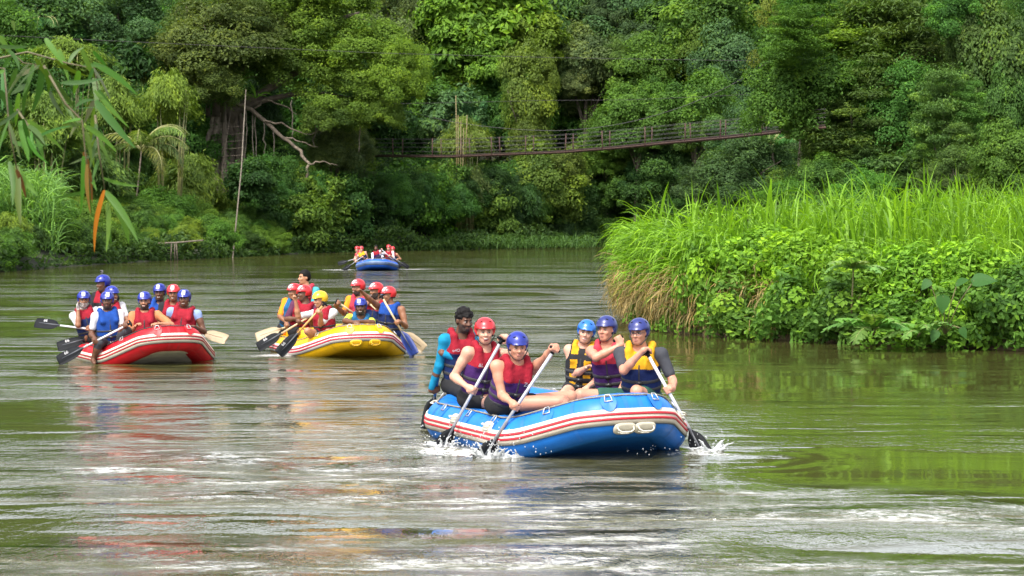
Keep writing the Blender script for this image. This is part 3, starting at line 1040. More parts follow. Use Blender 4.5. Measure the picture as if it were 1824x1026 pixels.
# ------------------------------------------------------------------ rafts
def raft_path(key):
    """rounded octagon: samples of (s, t, z), outward normals, segment id"""
    r = RAFT[key]
    L, S, W, N = r['L'], r['S'], r['W'], r['N']
    B = np.array([[-L, N / 2, r['zs']], [-S / 2, W / 2, r['zm']], [S / 2, W / 2, r['zm']], [L, N / 2, r['zb']],
                  [L, -N / 2, r['zb']], [S / 2, -W / 2, r['zm']], [-S / 2, -W / 2, r['zm']], [-L, -N / 2, r['zs']]])
    n = len(B)
    P, corner = [], []
    for i in range(n):
        a, b, c = B[i - 1], B[i], B[(i + 1) % n]
        cut = .17
        p, q_ = b + unit(a - b) * cut, b + unit(c - b) * cut
        for t in np.linspace(0, 1, 7):
            P.append((1 - t) ** 2 * p + 2 * t * (1 - t) * b + t * t * q_)
            corner.append(i if abs(t - .5) < .01 else -1)
        e = c + unit(b - c) * cut
        for t in np.linspace(0, 1, 7)[1:-1]:
            P.append(q_ + (e - q_) * t)
            corner.append(-1)
    P = np.array(P)
    T = unit(np.roll(P, -1, 0) - np.roll(P, 1, 0))
    N_ = unit(np.stack([T[:, 1], -T[:, 0], 0 * T[:, 0]], 1))
    if (N_[:, :2] * P[:, :2]).sum() < 0: N_ = -N_
    U = np.cross(N_, T)
    U = np.where(U[:, 2:] < 0, -U, U)
    return P, N_, U, T, np.array(corner), B


def to_world(key, P):
    r = RAFT[key]
    c, p = r['c'], r['psi']
    s, t = P[..., 0], P[..., 1]
    return np.stack([c[0] + math.sin(p) * s - math.cos(p) * t, c[1] - math.cos(p) * s - math.sin(p) * t, P[..., 2]], -1)


def sweep(key, path, idx, ang, r_in, r_out, closed=True):
    """solid band lying on the tube between angles, along path samples idx"""
    P, N, U = path[0][idx], path[1][idx], path[2][idx]
    prof = [(r_out, a) for a in ang] + [(r_in, a) for a in reversed(ang)]
    V = np.stack([P + rr * (math.cos(a) * N + math.sin(a) * U) for rr, a in prof], 1)
    n, m = V.shape[:2]
    k = n if closed else n - 1
    i = np.arange(k)[:, None]; j = np.arange(m)[None]
    i2 = (i + 1) % n
    q = np.stack([i * m + j, i2 * m + j, i2 * m + (j + 1) % m, i * m + (j + 1) % m], -1).reshape(-1, 4)
    f = [q]
    if not closed: f.append(np.array([list(range(m)), [(n - 1) * m + x for x in range(m)][::-1]]))
    return to_world(key, V).reshape(-1, 3), f


def build_raft(key, name, label, body, hull, band, line, floor_c=(.10, .10, .11), detail=True):
    r = RAFT[key]
    R = r['R']
    path = raft_path(key)
    P, N, U, T, cor, B = path
    n = len(P)
    root = thing(name, A(r['c'][0], r['c'][1], 0), label, 'raft')
    rub = M(key + '_rubber', body, .42, .16, 5, .0025, bscale=9, spec=.30)
    th = np.linspace(0, 2 * math.pi, 28, endpoint=False)
    V = P[:, None] + R * (np.cos(th)[None, :, None] * N[:, None] + np.sin(th)[None, :, None] * U[:, None])
    i = np.arange(n)[:, None]; j = np.arange(28)[None]
    q = np.stack([i * 28 + j, i * 28 + (j + 1) % 28, (i + 1) % n * 28 + (j + 1) % 28, (i + 1) % n * 28 + j], -1).reshape(-1, 4)
    tube = part('tube', root, to_world(key, V).reshape(-1, 3), q, rub)
    allv = np.arange(n)
    bm, lm = M(key + '_band', band, .5, .08, 8), M(key + '_line', line, .5, .08, 8)
    h = .085 / R
    a0 = .10
    v, f = sweep(key, path, allv, list(np.linspace(a0 - h * .8, a0 + h * .8, 5)), R - .01, R + .010)
    bd = part('rub_strake', root, v, f, bm)
    for off in (.25, -.25):
        v, f = sweep(key, path, allv, list(np.linspace(a0 + h * off - h * .13, a0 + h * off + h * .13, 3)), R, R + .016)
        part('stripe', bd, v, f, lm)
    dk = M('strake_edge', (.09, .09, .08), .7, .1, 8)
    v, f = sweep(key, path, allv, [a0 - h * .95, a0 - h * .80], R - .01, R + .009)
    part('strake_edge', bd, v, f, dk)
    # seams: a doubled strip of rubber round the tube at every bend
    if detail:
        sm = M(key + '_seam', tuple(c * .82 for c in body), .5, .1, 9)
        for k in np.where(cor >= 0)[0]:
            for d in (-3, 3):
                idx = np.array([(k + d) % n, (k + d + (1 if d > 0 else -1)) % n])
                Pa = np.array([P[idx[0]], P[idx[0]] + unit(P[idx[1]] - P[idx[0]]) * .035])
                Na, Ua = N[idx], U[idx]
                aa = np.linspace(-1.0, 2.6, 15)
                VV = np.concatenate([Pa[x] + (R + .0035) * (np.cos(aa)[:, None] * Na[x] + np.sin(aa)[:, None] * Ua[x]) for x in range(2)])
                jj = np.arange(14)
                part('seam', root, to_world(key, VV), np.stack([jj, jj + 1, jj + 16, jj + 15], 1), sm)
    # floor and the upswept hull under it
    def off_ring(d, z):
        Q = P - N * d
        Q = Q.copy(); Q[:, 2] = z
        return Q
    lift = P[:, 2] - r['zm']
    rngs = [P + R * (math.cos(-1.05) * N + math.sin(-1.05) * U)]
    steps = 7
    z_end = np.full(n, -.10)
    base_d = -R * math.cos(-1.05)
    keel = np.stack([np.clip(P[:, 0], -r['S'] * .45, {'blue': .75, 'yellow': .85, 'red': .85}.get(key, .5)), P[:, 1] * .3, np.full(n, -.09)], 1)
    steps = 9
    for k in range(1, steps + 1):
        t = (k / steps) ** 1.35
        Q = rngs[0] + (keel - rngs[0]) * t
        if hull and k < steps: Q[:, 2] += (.010 if k % 2 else -.010) * np.clip(lift * 6, 0, 1)
        rngs.append(Q)
    m = len(rngs)
    V = np.concatenate(rngs + [np.array([[0, 0, -.12]])])
    q = [(k * n + x, k * n + (x + 1) % n, (k + 1) * n + (x + 1) % n, (k + 1) * n + x) for k in range(m - 1) for x in range(n)]
    t = [((m - 1) * n + x, (m - 1) * n + (x + 1) % n, m * n) for x in range(n)]
    hm = M(key + '_hull', hull, .6, .14, 7) if hull else rub
    part('hull', root, to_world(key, V), [np.array(q), np.array(t)], hm)
    Q = P - N * (R * .55)
    Q = np.concatenate([Q, [[0, 0, .10]]]); Q[:-1, 2] = .10 + np.clip(lift, 0, 1) * .55
    t = [(x, (x + 1) % n, n) for x in range(n)]
    part('floor', root, to_world(key, Q), np.array(t), M('raft_floor', floor_c, .7, .2, 10))
    for s_ in (-.52, .52):
        b = MB()
        w = r['W'] / 2 - .02
        y = np.linspace(-w, w, 9)
        b.tube(to_world(key, np.stack([np.full(9, s_), y, np.full(9, .30)], 1)), .15, 16)
        b.part('thwart', root, rub)
    # grab line through D-rings along the top
    rope = M('grab_line', (.20, .18, .145), .85, .3, 60, .002)
    blk = M('black_line', (.03, .03, .03), .8, .3, 60, .002)
    ra = math.pi / 2 - .42
    rp = P + (R + .012) * (math.cos(ra) * N + math.sin(ra) * U)
    rp[:, :2] += N[:, :2] * (.012 * np.sin(np.arange(n) * .83))[:, None]
    b = MB().tube(to_world(key, rp), .0085 if key != 'far' else .011, 6, closed=True)
    b.part('grab_line', root, rope if key != 'red' else blk)
    chrome = M('d_ring_steel', (.45, .45, .45), .35, .1, 20, metal=.6)
    pads = []
    L, S = r['L'], r['S']
    spots = []
    for k in range(8):
        a, bb = B[k], B[(k + 1) % 8]
        spots += ([(k, .14), (k, .86)] if k == 3 else ([(k, .2), (k, .55), (k, .88)] if k in (1, 5) else [(k, .5)]))
    for k, f_ in spots:
        a, bb = B[k], B[(k + 1) % 8]
        c = a + (bb - a) * f_
        d = int(np.argmin(((P - c) ** 2).sum(1)))
        Nn, Uu, Tt = N[d], U[d], T[d]
        g0 = ra - .20
        out = math.cos(g0) * Nn + math.sin(g0) * Uu
        dn = math.sin(g0) * Nn - math.cos(g0) * Uu
        p0 = c + (R + .008) * out
        loop = [p0 + Tt * x * .036 + dn * y + out * z for x, y, z in ((-1, .04, .004), (-.75, -.015, .02), (-.55, -.03, .022), (.55, -.03, .022), (.75, -.015, .02), (1, .04, .004))]
        ring = MB().tube(to_world(key, np.array(loop + loop[:1])), .0052, 6).part('d_ring', root, chrome)
        if detail and k in (1, 2, 3, 4):
            # stitched oval patch under the ring
            aa = np.linspace(0, 2 * math.pi, 20, endpoint=False)
            pv = []
            for rr in (1., .0):
                for x in aa:
                    u_, w_ = math.cos(x) * .075 * rr, math.sin(x) * .10 * rr + .035
                    ang = g0 - w_ / R
                    pv.append(c + Tt * u_ + (R + .0055) * (math.cos(ang) * Nn + math.sin(ang) * Uu))
            pv = to_world(key, np.array(pv))
            part('patch', ring, pv, np.array([(x, (x + 1) % 20, 20 + (x + 1) % 20, 20 + x) for x in range(20)]), M(key + '_patch', tuple(c_ * .9 for c_ in body), .5, .1, 9))
    return root, path


def pad_on_tube(key, path, root, seg, f_, ang, w, hgt, mat, grip_mat):
    """oval handle pad moulded to the tube with a raised carrying bar"""
    P, N, U, T, cor, B = path
    R = RAFT[key]['R']
    c = B[seg] + (B[(seg + 1) % 8] - B[seg]) * f_
    d = int(np.argmin(((P - c) ** 2).sum(1)))
    Nn, Uu, Tt = N[d], U[d], T[d]

    def pt(u, v, r_): return c + Tt * u + (R + r_) * (math.cos(ang + v / R) * Nn + math.sin(ang + v / R) * Uu)
    m = 26
    out = []
    for rr, hh in ((1.0, .004), (.93, .016), (.62, .018), (.0, .018)):
        for x in np.linspace(0, 2 * math.pi, m, endpoint=False):
            e = .55
            u = math.copysign(abs(math.cos(x)) ** e, math.cos(x)) * w
            v = math.copysign(abs(math.sin(x)) ** .8, math.sin(x)) * hgt
            out.append(pt(u * rr, v * rr, hh))
    q = [(k * m + x, k * m + (x + 1) % m, (k + 1) * m + (x + 1) % m, (k + 1) * m + x) for k in range(3) for x in range(m)]
    pad = part('handle_pad', root, to_world(key, np.array(out)), np.array(q), mat)
    g = [pt(u, v, r_) for u, v, r_ in ((-.72 * w, .42 * hgt, .012), (-.66 * w, .18 * hgt, .045), (-.4 * w, .02 * hgt, .06), (.4 * w, .02 * hgt, .06), (.66 * w, .18 * hgt, .045), (.72 * w, .42 * hgt, .012))]
    MB().tube(to_world(key, np.array(g)), .0075, 8).part('grip', pad, grip_mat)
    rc = MB()
    lip = [pt(u, v, r_) for u, v, r_ in ((-.6 * w, -.42 * hgt, .016), (-.3 * w, -.50 * hgt, .03), (.3 * w, -.50 * hgt, .03), (.6 * w, -.42 * hgt, .016))]
    rc.tube(to_world(key, np.array(lip)), .007, 7)
    rc.part('pocket_lip', pad, grip_mat)
    dk = [pt(u, v, .0195) for u, v in ((-.62 * w, -.12 * hgt), (.62 * w, -.12 * hgt), (.56 * w, -.44 * hgt), (-.56 * w, -.44 * hgt))]
    part('pocket', pad, to_world(key, np.array(dk)), np.array([[0, 1, 2, 3]]), M('pocket_shade', (.36, .34, .28), .8, .2, 20))
    return pad


BEIGE = (.44, .40, .31)
beige = M('beige_pad', BEIGE, .6, .1, 14)
beige_grip = M('beige_grip', (.50, .47, .39), .5, .1, 14)
BLUE, RED, YEL = (.010, .135, .48), (.44, .007, .014), (.62, .35, .004)
r_blue, p_blue = build_raft('blue', 'inflatable_raft', 'blue inflatable raft with red and cream stripe, nearest the camera', BLUE, None, (.56, .50, .41), (.44, .018, .03))
for f_ in (.30, .72): pad_on_tube('blue', p_blue, r_blue, 3, f_ + (.02 if f_ < .5 else -.02), -.48, .115, .062, beige, beige_grip)
for f_ in (.42, .86): pad_on_tube('blue', p_blue, r_blue, 1, f_, .50, .10, .06, beige, beige_grip)
pad_on_tube('blue', p_blue, r_blue, 0, .55, .45, .10, .06, beige, beige_grip)
pad_on_tube('blue', p_blue, r_blue, 4, .6, .45, .10, .06, beige, beige_grip)
r_red, p_red = build_raft('red', 'inflatable_raft', 'red inflatable raft with cream stripes and grey ribbed hull, on the left', RED, (.50, .46, .36), (.56, .51, .41), (.30, .012, .02))
r_yel, p_yel = build_raft('yellow', 'inflatable_raft', 'yellow inflatable raft with red and white stripe, between red and blue rafts', YEL, None, (.58, .54, .50), (.42, .016, .04))
for f_ in (.24, .76): pad_on_tube('yellow', p_yel, r_yel, 3, f_, -.48, .105, .058, M('yellow_pad', (.56, .31, .004), .5, .1, 9), M('yellow_grip', (.52, .29, .004), .5, .1, 9))
r_far, p_far = build_raft('far', 'inflatable_raft', 'small blue raft far off in front of the dark trees', (.012, .09, .50), None, (.10, .14, .22), (.05, .09, .20), detail=False)

# ------------------------------------------------------------------ paddles
ALU = M('paddle_aluminium', (.38, .39, .42), .42, .14, 14, metal=.3)
CREAM_SHAFT = M('paddle_cream_shaft', (.44, .34, .20), .5, .1, 14)
PLASTIC = M('black_plastic', (.006, .007, .009), .6, .2, 14, spec=.12)
TAN = M('tan_plastic', (.29, .22, .13), .5, .1, 14)
BLUEP = M('blue_plastic', (.010, .025, .13), .5, .2, 14, spec=.3)


def paddle(label, grip, tip, shaft=ALU, blade=PLASTIC, face=(0, -1, .2), logo=None, blade_len=.44, wid=.095, grip_mat=None):
    grip, tip = np.asarray(grip, float), np.asarray(tip, float)
    ax = unit(tip - grip)
    L = np.linalg.norm(tip - grip)
    nrm = unit(np.asarray(face, float) - ax * np.dot(face, ax))
    side = np.cross(ax, nrm)
    root = thing('paddle', grip, label, 'paddle', 'paddles held by the rafters')
    MB().tube([grip, grip + ax * (L - blade_len * .95)], .0165, 10).part('shaft', root, shaft)
    g = MB()
    g.tube([grip - side * .055, grip - side * .02 - ax * .006, grip + side * .02 - ax * .006, grip + side * .055], [.013, .018, .018, .013], 8)
    g.tube([grip, grip + ax * .05], [.018, .02], 8)
    g.part('grip', root, grip_mat or PLASTIC)
    b0 = L - blade_len
    prof = [(0, .02), (.06, .035), (.16, .075), (.30, .098), (.55, .105), (.8, .104), (.95, .098), (1.0, .085)]
    V = []
    for t, w in prof:
        w = w * wid / .105
        for sgn, hh in ((-1, 0), (-.5, .010), (0, .016), (.5, .010), (1, 0)):
            V.append(grip + ax * (b0 + t * blade_len) + side * sgn * w + nrm * hh)
        for sgn, hh in ((1, 0), (.5, -.010), (0, -.016), (-.5, -.010), (-1, 0)):
            V.append(grip + ax * (b0 + t * blade_len) + side * sgn * w + nrm * hh)
    V = np.array(V); m = 10; n = len(prof)
    q = [(i * m + j, i * m + (j + 1) % m, (i + 1) * m + (j + 1) % m, (i + 1) * m + j) for i in range(n - 1) for j in range(m)]
    bl = part('blade', root, V, [np.array(q), np.array([list(range(m))[::-1], [(n - 1) * m + x for x in range(m)]])], blade)
    rb_ = MB()
    for sg in (1, -1):
        rb_.tube([grip + ax * (b0 - .02) + nrm * sg * .008, grip + ax * (b0 + .82 * blade_len) + nrm * sg * .017], [.016, .005], 6)
    rb_.part('blade_ridge', bl, M('blade_ridge', (.05, .055, .065), .5, .1, 14) if blade in (PLASTIC, BLUEP) else blade)
    if logo:
        cu = bpy.data.curves.new('mark', 'FONT')
        cu.body = logo; cu.size = .07; cu.extrude = .001; cu.align_x = 'CENTER'; cu.align_y = 'CENTER'
        tmp = bpy.data.objects.new('mark_tmp', cu)
        me = bpy.data.meshes.new_from_object(tmp)
        me.name = 'mark'
        bpy.data.objects.remove(tmp)
        me.materials.clear(); me.materials.append(M('white_print', (.42, .42, .43), .6, .05, 9))
        o = link('mark', me, bl)
        for sg in (1,):
            X, Z = -ax, nrm
            Yv = np.cross(Z, X)
            from mathutils import Matrix
            pos = grip + ax * (b0 + .6 * blade_len) + Yv * .052 + nrm * .0145 - ORG[root.name]
            o.matrix_local = Matrix(((X[0], Yv[0], Z[0], pos[0]), (X[1], Yv[1], Z[1], pos[1]), (X[2], Yv[2], Z[2], pos[2]), (0, 0, 0, 1)))
    return root

# ------------------------------------------------------------------ people
class Field:
    """distance field on a grid, blended solids, turned into one continuous surface"""
    def __init__(s, lo, hi, h):
        s.h = h
        s.lo = np.asarray(lo, float)
        s.n = np.maximum(4, np.ceil((np.asarray(hi) - s.lo) / h).astype(int) + 1)
        s.F = np.full(s.n, 9.0, np.float32)
        s.ax = [s.lo[i] + h * np.arange(s.n[i]) for i in range(3)]

    def sl(s, lo, hi, pad):
        a = np.clip(((np.asarray(lo) - pad - s.lo) / s.h).astype(int), 0, s.n - 1)
        b = np.clip(((np.asarray(hi) + pad - s.lo) / s.h).astype(int) + 2, 0, s.n)
        b = np.maximum(b, a + 1)
        g = (s.ax[0][a[0]:b[0]][:, None, None], s.ax[1][a[1]:b[1]][None, :, None], s.ax[2][a[2]:b[2]][None, None, :])
        return tuple(slice(a[i], b[i]) for i in range(3)), g

    def put(s, sl, d, k, op):
        f = s.F[sl]
        d = d.astype(np.float32)
        if op == 'u':
            if k > 0:
                hh = np.maximum(k - np.abs(f - d), 0) / k
                s.F[sl] = np.minimum(f, d) - hh * hh * k * .25
            else: s.F[sl] = np.minimum(f, d)
        else:
            if k > 0:
                hh = np.maximum(k - np.abs(f + d), 0) / k
                s.F[sl] = np.maximum(f, -d) + hh * hh * k * .25
            else: s.F[sl] = np.maximum(f, -d)

    def cone(s, a, b, ra, rb, k=.02, op='u'):
        a, b = np.asarray(a, float), np.asarray(b, float)
        r = max(ra, rb)
        sl, (x, y, z) = s.sl(np.minimum(a, b) - r, np.maximum(a, b) + r, k + 2 * s.h)
        ab = b - a
        t = np.clip(((x - a[0]) * ab[0] + (y - a[1]) * ab[1] + (z - a[2]) * ab[2]) / (ab @ ab + 1e-9), 0, 1)
        d = np.sqrt((x - a[0] - t * ab[0]) ** 2 + (y - a[1] - t * ab[1]) ** 2 + (z - a[2] - t * ab[2]) ** 2) - (ra + (rb - ra) * t)
        s.put(sl, d, k, op)
        return s

    def ell(s, c, r, B=None, k=.02, op='u'):
        """ellipsoid; B rows are its axes"""
        c, r = np.asarray(c, float), np.asarray(r, float)
        B = np.eye(3) if B is None else np.asarray(B)
        e = np.sqrt(((B.T * r) ** 2).sum(1))
        sl, (x, y, z) = s.sl(c - e, c + e, k + 2 * s.h)
        dx, dy, dz = x - c[0], y - c[1], z - c[2]
        q = [(dx * B[i][0] + dy * B[i][1] + dz * B[i][2]) for i in range(3)]
        k0 = np.sqrt(sum((q[i] / r[i]) ** 2 for i in range(3)))
        k1 = np.sqrt(sum((q[i] / r[i] ** 2) ** 2 for i in range(3))) + 1e-6
        s.put(sl, k0 * (k0 - 1) / k1, k, op)
        return s

    def half(s, p, n):
        """keep only the side of the plane that n points to"""
        n = unit(n)
        d = -((s.ax[0][:, None, None] - p[0]) * n[0] + (s.ax[1][None, :, None] - p[1]) * n[1] + (s.ax[2][None, None, :] - p[2]) * n[2])
        s.F = np.maximum(s.F, d.astype(np.float32))
        return s

    def box(s, c, hf, B, op='i'):
        """keep (i) or cut (c) an oriented box"""
        X = [s.ax[0][:, None, None] - c[0], s.ax[1][None, :, None] - c[1], s.ax[2][None, None, :] - c[2]]
        d = None
        for i in range(3):
            q = np.abs(X[0] * B[i][0] + X[1] * B[i][1] + X[2] * B[i][2]) - hf[i]
            d = q if d is None else np.maximum(d, q)
        d = d.astype(np.float32)
        s.F = np.maximum(s.F, d) if op == 'i' else np.maximum(s.F, -d)
        return s

    def like(s, F):
        o = object.__new__(Field)
        o.h, o.lo, o.n, o.ax = s.h, s.lo, s.n, s.ax
        o.F = F.astype(np.float32)
        return o

    def mesh(s):
        F = s.F
        S = F < 0
        nz = np.argwhere(S)
        if len(nz) == 0: return np.zeros((0, 3)), np.zeros((0, 4), int)
        a = np.maximum(nz.min(0) - 1, 0); b = np.minimum(nz.max(0) + 2, s.n)
        F = F[a[0]:b[0], a[1]:b[1], a[2]:b[2]]
        F = np.pad(F, 1, constant_values=.5)
        a = a - 1
        S = F < 0
        n = np.array(F.shape) - 1
        cnt = np.zeros(n, np.int8)
        for i in (0, 1):
            for j in (0, 1):
                for k in (0, 1):
                    cnt += S[i:n[0] + i, j:n[1] + j, k:n[2] + k]
        act = np.argwhere((cnt > 0) & (cnt < 8))
        idx = np.full(n, -1, np.int32)
        idx[act[:, 0], act[:, 1], act[:, 2]] = np.arange(len(act))
        C = [(i, j, k) for i in (0, 1) for j in (0, 1) for k in (0, 1)]
        val = np.stack([F[act[:, 0] + c[0], act[:, 1] + c[1], act[:, 2] + c[2]] for c in C], 1)
        acc = np.zeros((len(act), 3)); w = np.zeros(len(act))
        for p in range(8):
            for q in range(p + 1, 8):
                d = [C[q][i] - C[p][i] for i in range(3)]
                if sum(map(abs, d)) != 1: continue
                m = (val[:, p] < 0) != (val[:, q] < 0)
                t = np.where(m, val[:, p] / (val[:, p] - val[:, q] + 1e-12), 0)
                pos = np.array(C[p])[None] + t[:, None] * np.array(d)[None]
                acc += pos * m[:, None]; w += m
        V = (act + acc / w[:, None] + a) * s.h + s.lo
        Q = []
        for ax in range(3):
            o1, o2 = [(1, 2), (2, 0), (0, 1)][ax]
            lo = [slice(1, n[i]) for i in range(3)]
            lo[ax] = slice(0, n[ax])
            hi = list(lo); hi[ax] = slice(1, n[ax] + 1)
            s0, s1 = S[tuple(lo)], S[tuple(hi)]
            e = np.argwhere(s0 != s1)
            if not len(e): continue
            off = np.ones(3, int); off[ax] = 0
            e = e + off
            flip = S[e[:, 0], e[:, 1], e[:, 2]]
            d1 = np.zeros(3, int); d1[o1] = 1
            d2 = np.zeros(3, int); d2[o2] = 1
            g = lambda x: idx[x[:, 0], x[:, 1], x[:, 2]]
            qd = np.stack([g(e - d1 - d2), g(e - d2), g(e), g(e - d1)], 1)
            qd = np.where(flip[:, None], qd, qd[:, ::-1])
            Q.append(qd)
        return V, np.concatenate(Q)


def fpart(name, parent, fld, mat, midx_fn=None):
    V, Q = fld.mesh()
    if not len(Q): return None
    mi = midx_fn(V[Q].mean(1)) if midx_fn else None
    return part(name, parent, V, Q, mat, True, mi)


def skin(name, c): return M('skin_' + name, c, .48, .10, 9, .0008, spec=.35, bscale=60)


SKIN = {'pale': skin('pale', (.47, .25, .175)), 'rosy': skin('rosy', (.43, .20, .13)), 'tan': skin('tan', (.36, .17, .095)), 'brown': skin('brown', (.20, .088, .045)), 'dark': skin('dark', (.105, .046, .026))}
HELM = {'red': M('helmet_red', (.46, .016, .022), .3, .12, 6, coat=.1), 'blue': M('helmet_blue', (.008, .018, .20), .3, .2, 6, coat=.1), 'sky': M('helmet_sky_blue', (.010, .11, .42), .28, .15, 6, coat=.1), 'navy': M('helmet_navy', (.014, .022, .13), .3, .2, 6, coat=.1), 'yellow': M('helmet_yellow', (.58, .36, .012), .28, .12, 6, coat=.1)}
CL = lambda n, c, b=.003: M('cloth_' + n, c, .85, .16, 14, b, spec=.2, bscale=28)
FAB = {'red': CL('red', (.215, .008, .018), .009), 'rose': CL('rose', (.36, .030, .050), .009), 'purple': CL('purple', (.042, .013, .088), .009), 'navy': CL('navy', (.008, .017, .070), .006), 'blue': CL('blue', (.008, .045, .22), .005), 'teal': CL('teal', (.012, .085, .19), .004),
       'yellow': CL('yellow', (.52, .26, .010), .005), 'black': CL('black', (.016, .016, .018)), 'white': CL('white', (.46, .46, .48)), 'grey': CL('grey', (.035, .04, .05)), 'cyan': CL('cyan', (.006, .17, .30)), 'orange': CL('orange', (.66, .20, .012)),
       'rust': CL('rust', (.42, .16, .07)), 'maroon': CL('maroon', (.075, .02, .05)), 'periwinkle': CL('periwinkle', (.20, .27, .48)), 'charcoal': CL('charcoal', (.04, .042, .05)), 'green': CL('green', (.02, .07, .05)), 'lime': CL('lime', (.40, .50, .05)), 'lilac': CL('lilac', (.55, .56, .68)), 'seagreen': CL('seagreen', (.05, .26, .30))}
HAIR = {'black': M('hair_black', (.006, .005, .005), .7, .4, 40, .006, spec=.15, bscale=55), 'brown': M('hair_brown', (.10, .055, .03), .5, .3, 40, .004), 'grey': M('hair_grey', (.42, .40, .38), .6, .3, 40, .003)}
STUB = M('stubble', (.030, .018, .013), .7, .5, 60, .002)
EYE_W, EYE_D = M('eye_white', (.42, .38, .35), .25, .04, 9), M('iris', (.022, .014, .010), .15, .1, 9)
LIP = {'pale': M('lip_rose', (.33, .12, .10), .45, .1, 9), 'rosy': M('lip_rose', (.42, .13, .12)), 'tan': M('lip_tan', (.24, .085, .065), .4, .1, 9), 'brown': M('lip_brown', (.13, .045, .035), .4, .1, 9), 'dark': M('lip_dark', (.075, .028, .024), .4, .1, 9)}
TEETH, MOUTH_IN = M('teeth', (.55, .52, .47), .3, .04, 9), M('mouth_inside', (.11, .02, .02), .5, .1, 9)
STRAPM, BUCK = M('webbing', (.022, .022, .024), .8, .2, 50, .002), M('buckle', (.02, .02, .022), .35, .1, 20)


def ik(sh, tgt, hint, l1, l2):
    d = tgt - sh
    D = np.linalg.norm(d)
    if D > (l1 + l2) * .995:
        k = D / (l1 + l2) * 1.005
        l1, l2 = l1 * k, l2 * k
    u = d / (D + 1e-9)
    a = (l1 * l1 - l2 * l2 + D * D) / (2 * D + 1e-9)
    h = math.sqrt(max(0., l1 * l1 - a * a))
    w = hint - sh
    w = w - u * (w @ u)
    if np.linalg.norm(w) < 1e-4: w = A(0, 0, -1) - u * u[2] * -1
    return sh + u * a + unit(w) * h


def hand(f, wrist, elbow, mode, axis=None, s=1., palm=None, curl=.5):
    """palm, four jointed fingers and a thumb. grip: fingers close round a shaft along axis at 'wrist' target"""
    fa = unit(wrist - elbow)
    if mode == 'grip':
        ax = unit(axis)
        fd = fa - ax * (fa @ ax)
        fd = unit(fd) if np.linalg.norm(fd) > .15 else unit(np.cross(ax, A(0, 0, 1)))
        g = wrist                                              # centre of the grip
        pn = np.cross(ax, fd)
        if palm is not None and pn @ palm < 0: pn, ax = -pn, -ax
        c0 = g - fd * .012 * s - pn * .034 * s                 # palm lies behind the shaft
        f.cone(c0 - fd * .05 * s - ax * .0 * s, c0 + fd * .02 * s, .026 * s, .026 * s, .02)
        f.ell(c0 - fd * .012 * s, A(.048, .042, .019) * s, [fd, ax, pn], .014)
        for i in range(4):
            o = ax * (i - 1.5) * .0205 * s
            r = (.0098, .0102, .0098, .0085)[i] * s
            L = (.95, 1.03, 1.0, .85)[i]
            pts = []
            for an in (-.15, .95, 2.1, 3.15 * L):
                pts.append(g + o + (math.sin(an) * fd - math.cos(an) * pn) * (.030 if an > .5 else .034) * s)
            for a_, b_ in zip(pts[:-1], pts[1:]): f.cone(a_, b_, r * 1.04, r * .96, .004)
        t0 = c0 - fd * .022 * s - ax * .036 * s
        t1 = g - ax * .046 * s - fd * .022 * s + pn * .006 * s
        t2 = g - ax * .036 * s + fd * .006 * s + pn * .030 * s
        f.cone(t0, t1, .0145 * s, .0125 * s, .010).cone(t1, t2, .0122 * s, .0098 * s, .004)
        return c0 - fd * .06 * s
    # open, relaxed or pointing hand beyond the wrist
    pn = unit(palm if palm is not None else A(0, 0, -1))
    pn = unit(pn - fa * (pn @ fa))
    sd = np.cross(fa, pn)
    c = wrist + fa * .05 * s
    f.ell(c, A(.052, .042, .017) * s, [fa, sd, pn], .014)
    for i in range(4):
        L = (.074, .082, .077, .060)[i] * s
        r = (.0096, .0100, .0096, .0083)[i] * s
        b = wrist + fa * .088 * s + sd * (i - 1.5) * .0205 * s
        cu = curl * (1 + .12 * i)
        if mode == 'point' and i > 0: cu = 1.9
        if mode == 'point' and i == 0: cu = .05
        d1 = unit(fa * math.cos(cu * .5) + pn * math.sin(cu * .5) + sd * (i - 1.5) * .05)
        d2 = unit(fa * math.cos(cu * 1.3) + pn * math.sin(cu * 1.3))
        d3 = unit(fa * math.cos(cu * 1.9) + pn * math.sin(cu * 1.9))
        p1 = b + d1 * L * .48; p2 = p1 + d2 * L * .30; p3 = p2 + d3 * L * .22
        f.cone(b - fa * .02 * s, p1, r * 1.08, r, .006).cone(p1, p2, r, r * .94, .003).cone(p2, p3, r * .94, r * .84, .003)
    t0 = wrist + fa * .025 * s - sd * .030 * s + pn * .004 * s
    t1 = t0 + unit(fa * .75 - sd * .6 + pn * .25) * .042 * s
    t2 = t1 + unit(fa * .9 - sd * .15 + pn * .4) * .034 * s
    f.cone(t0, t1, .0150 * s, .0120 * s, .012).cone(t1, t2, .0120 * s, .0092 * s, .004)
    return wrist


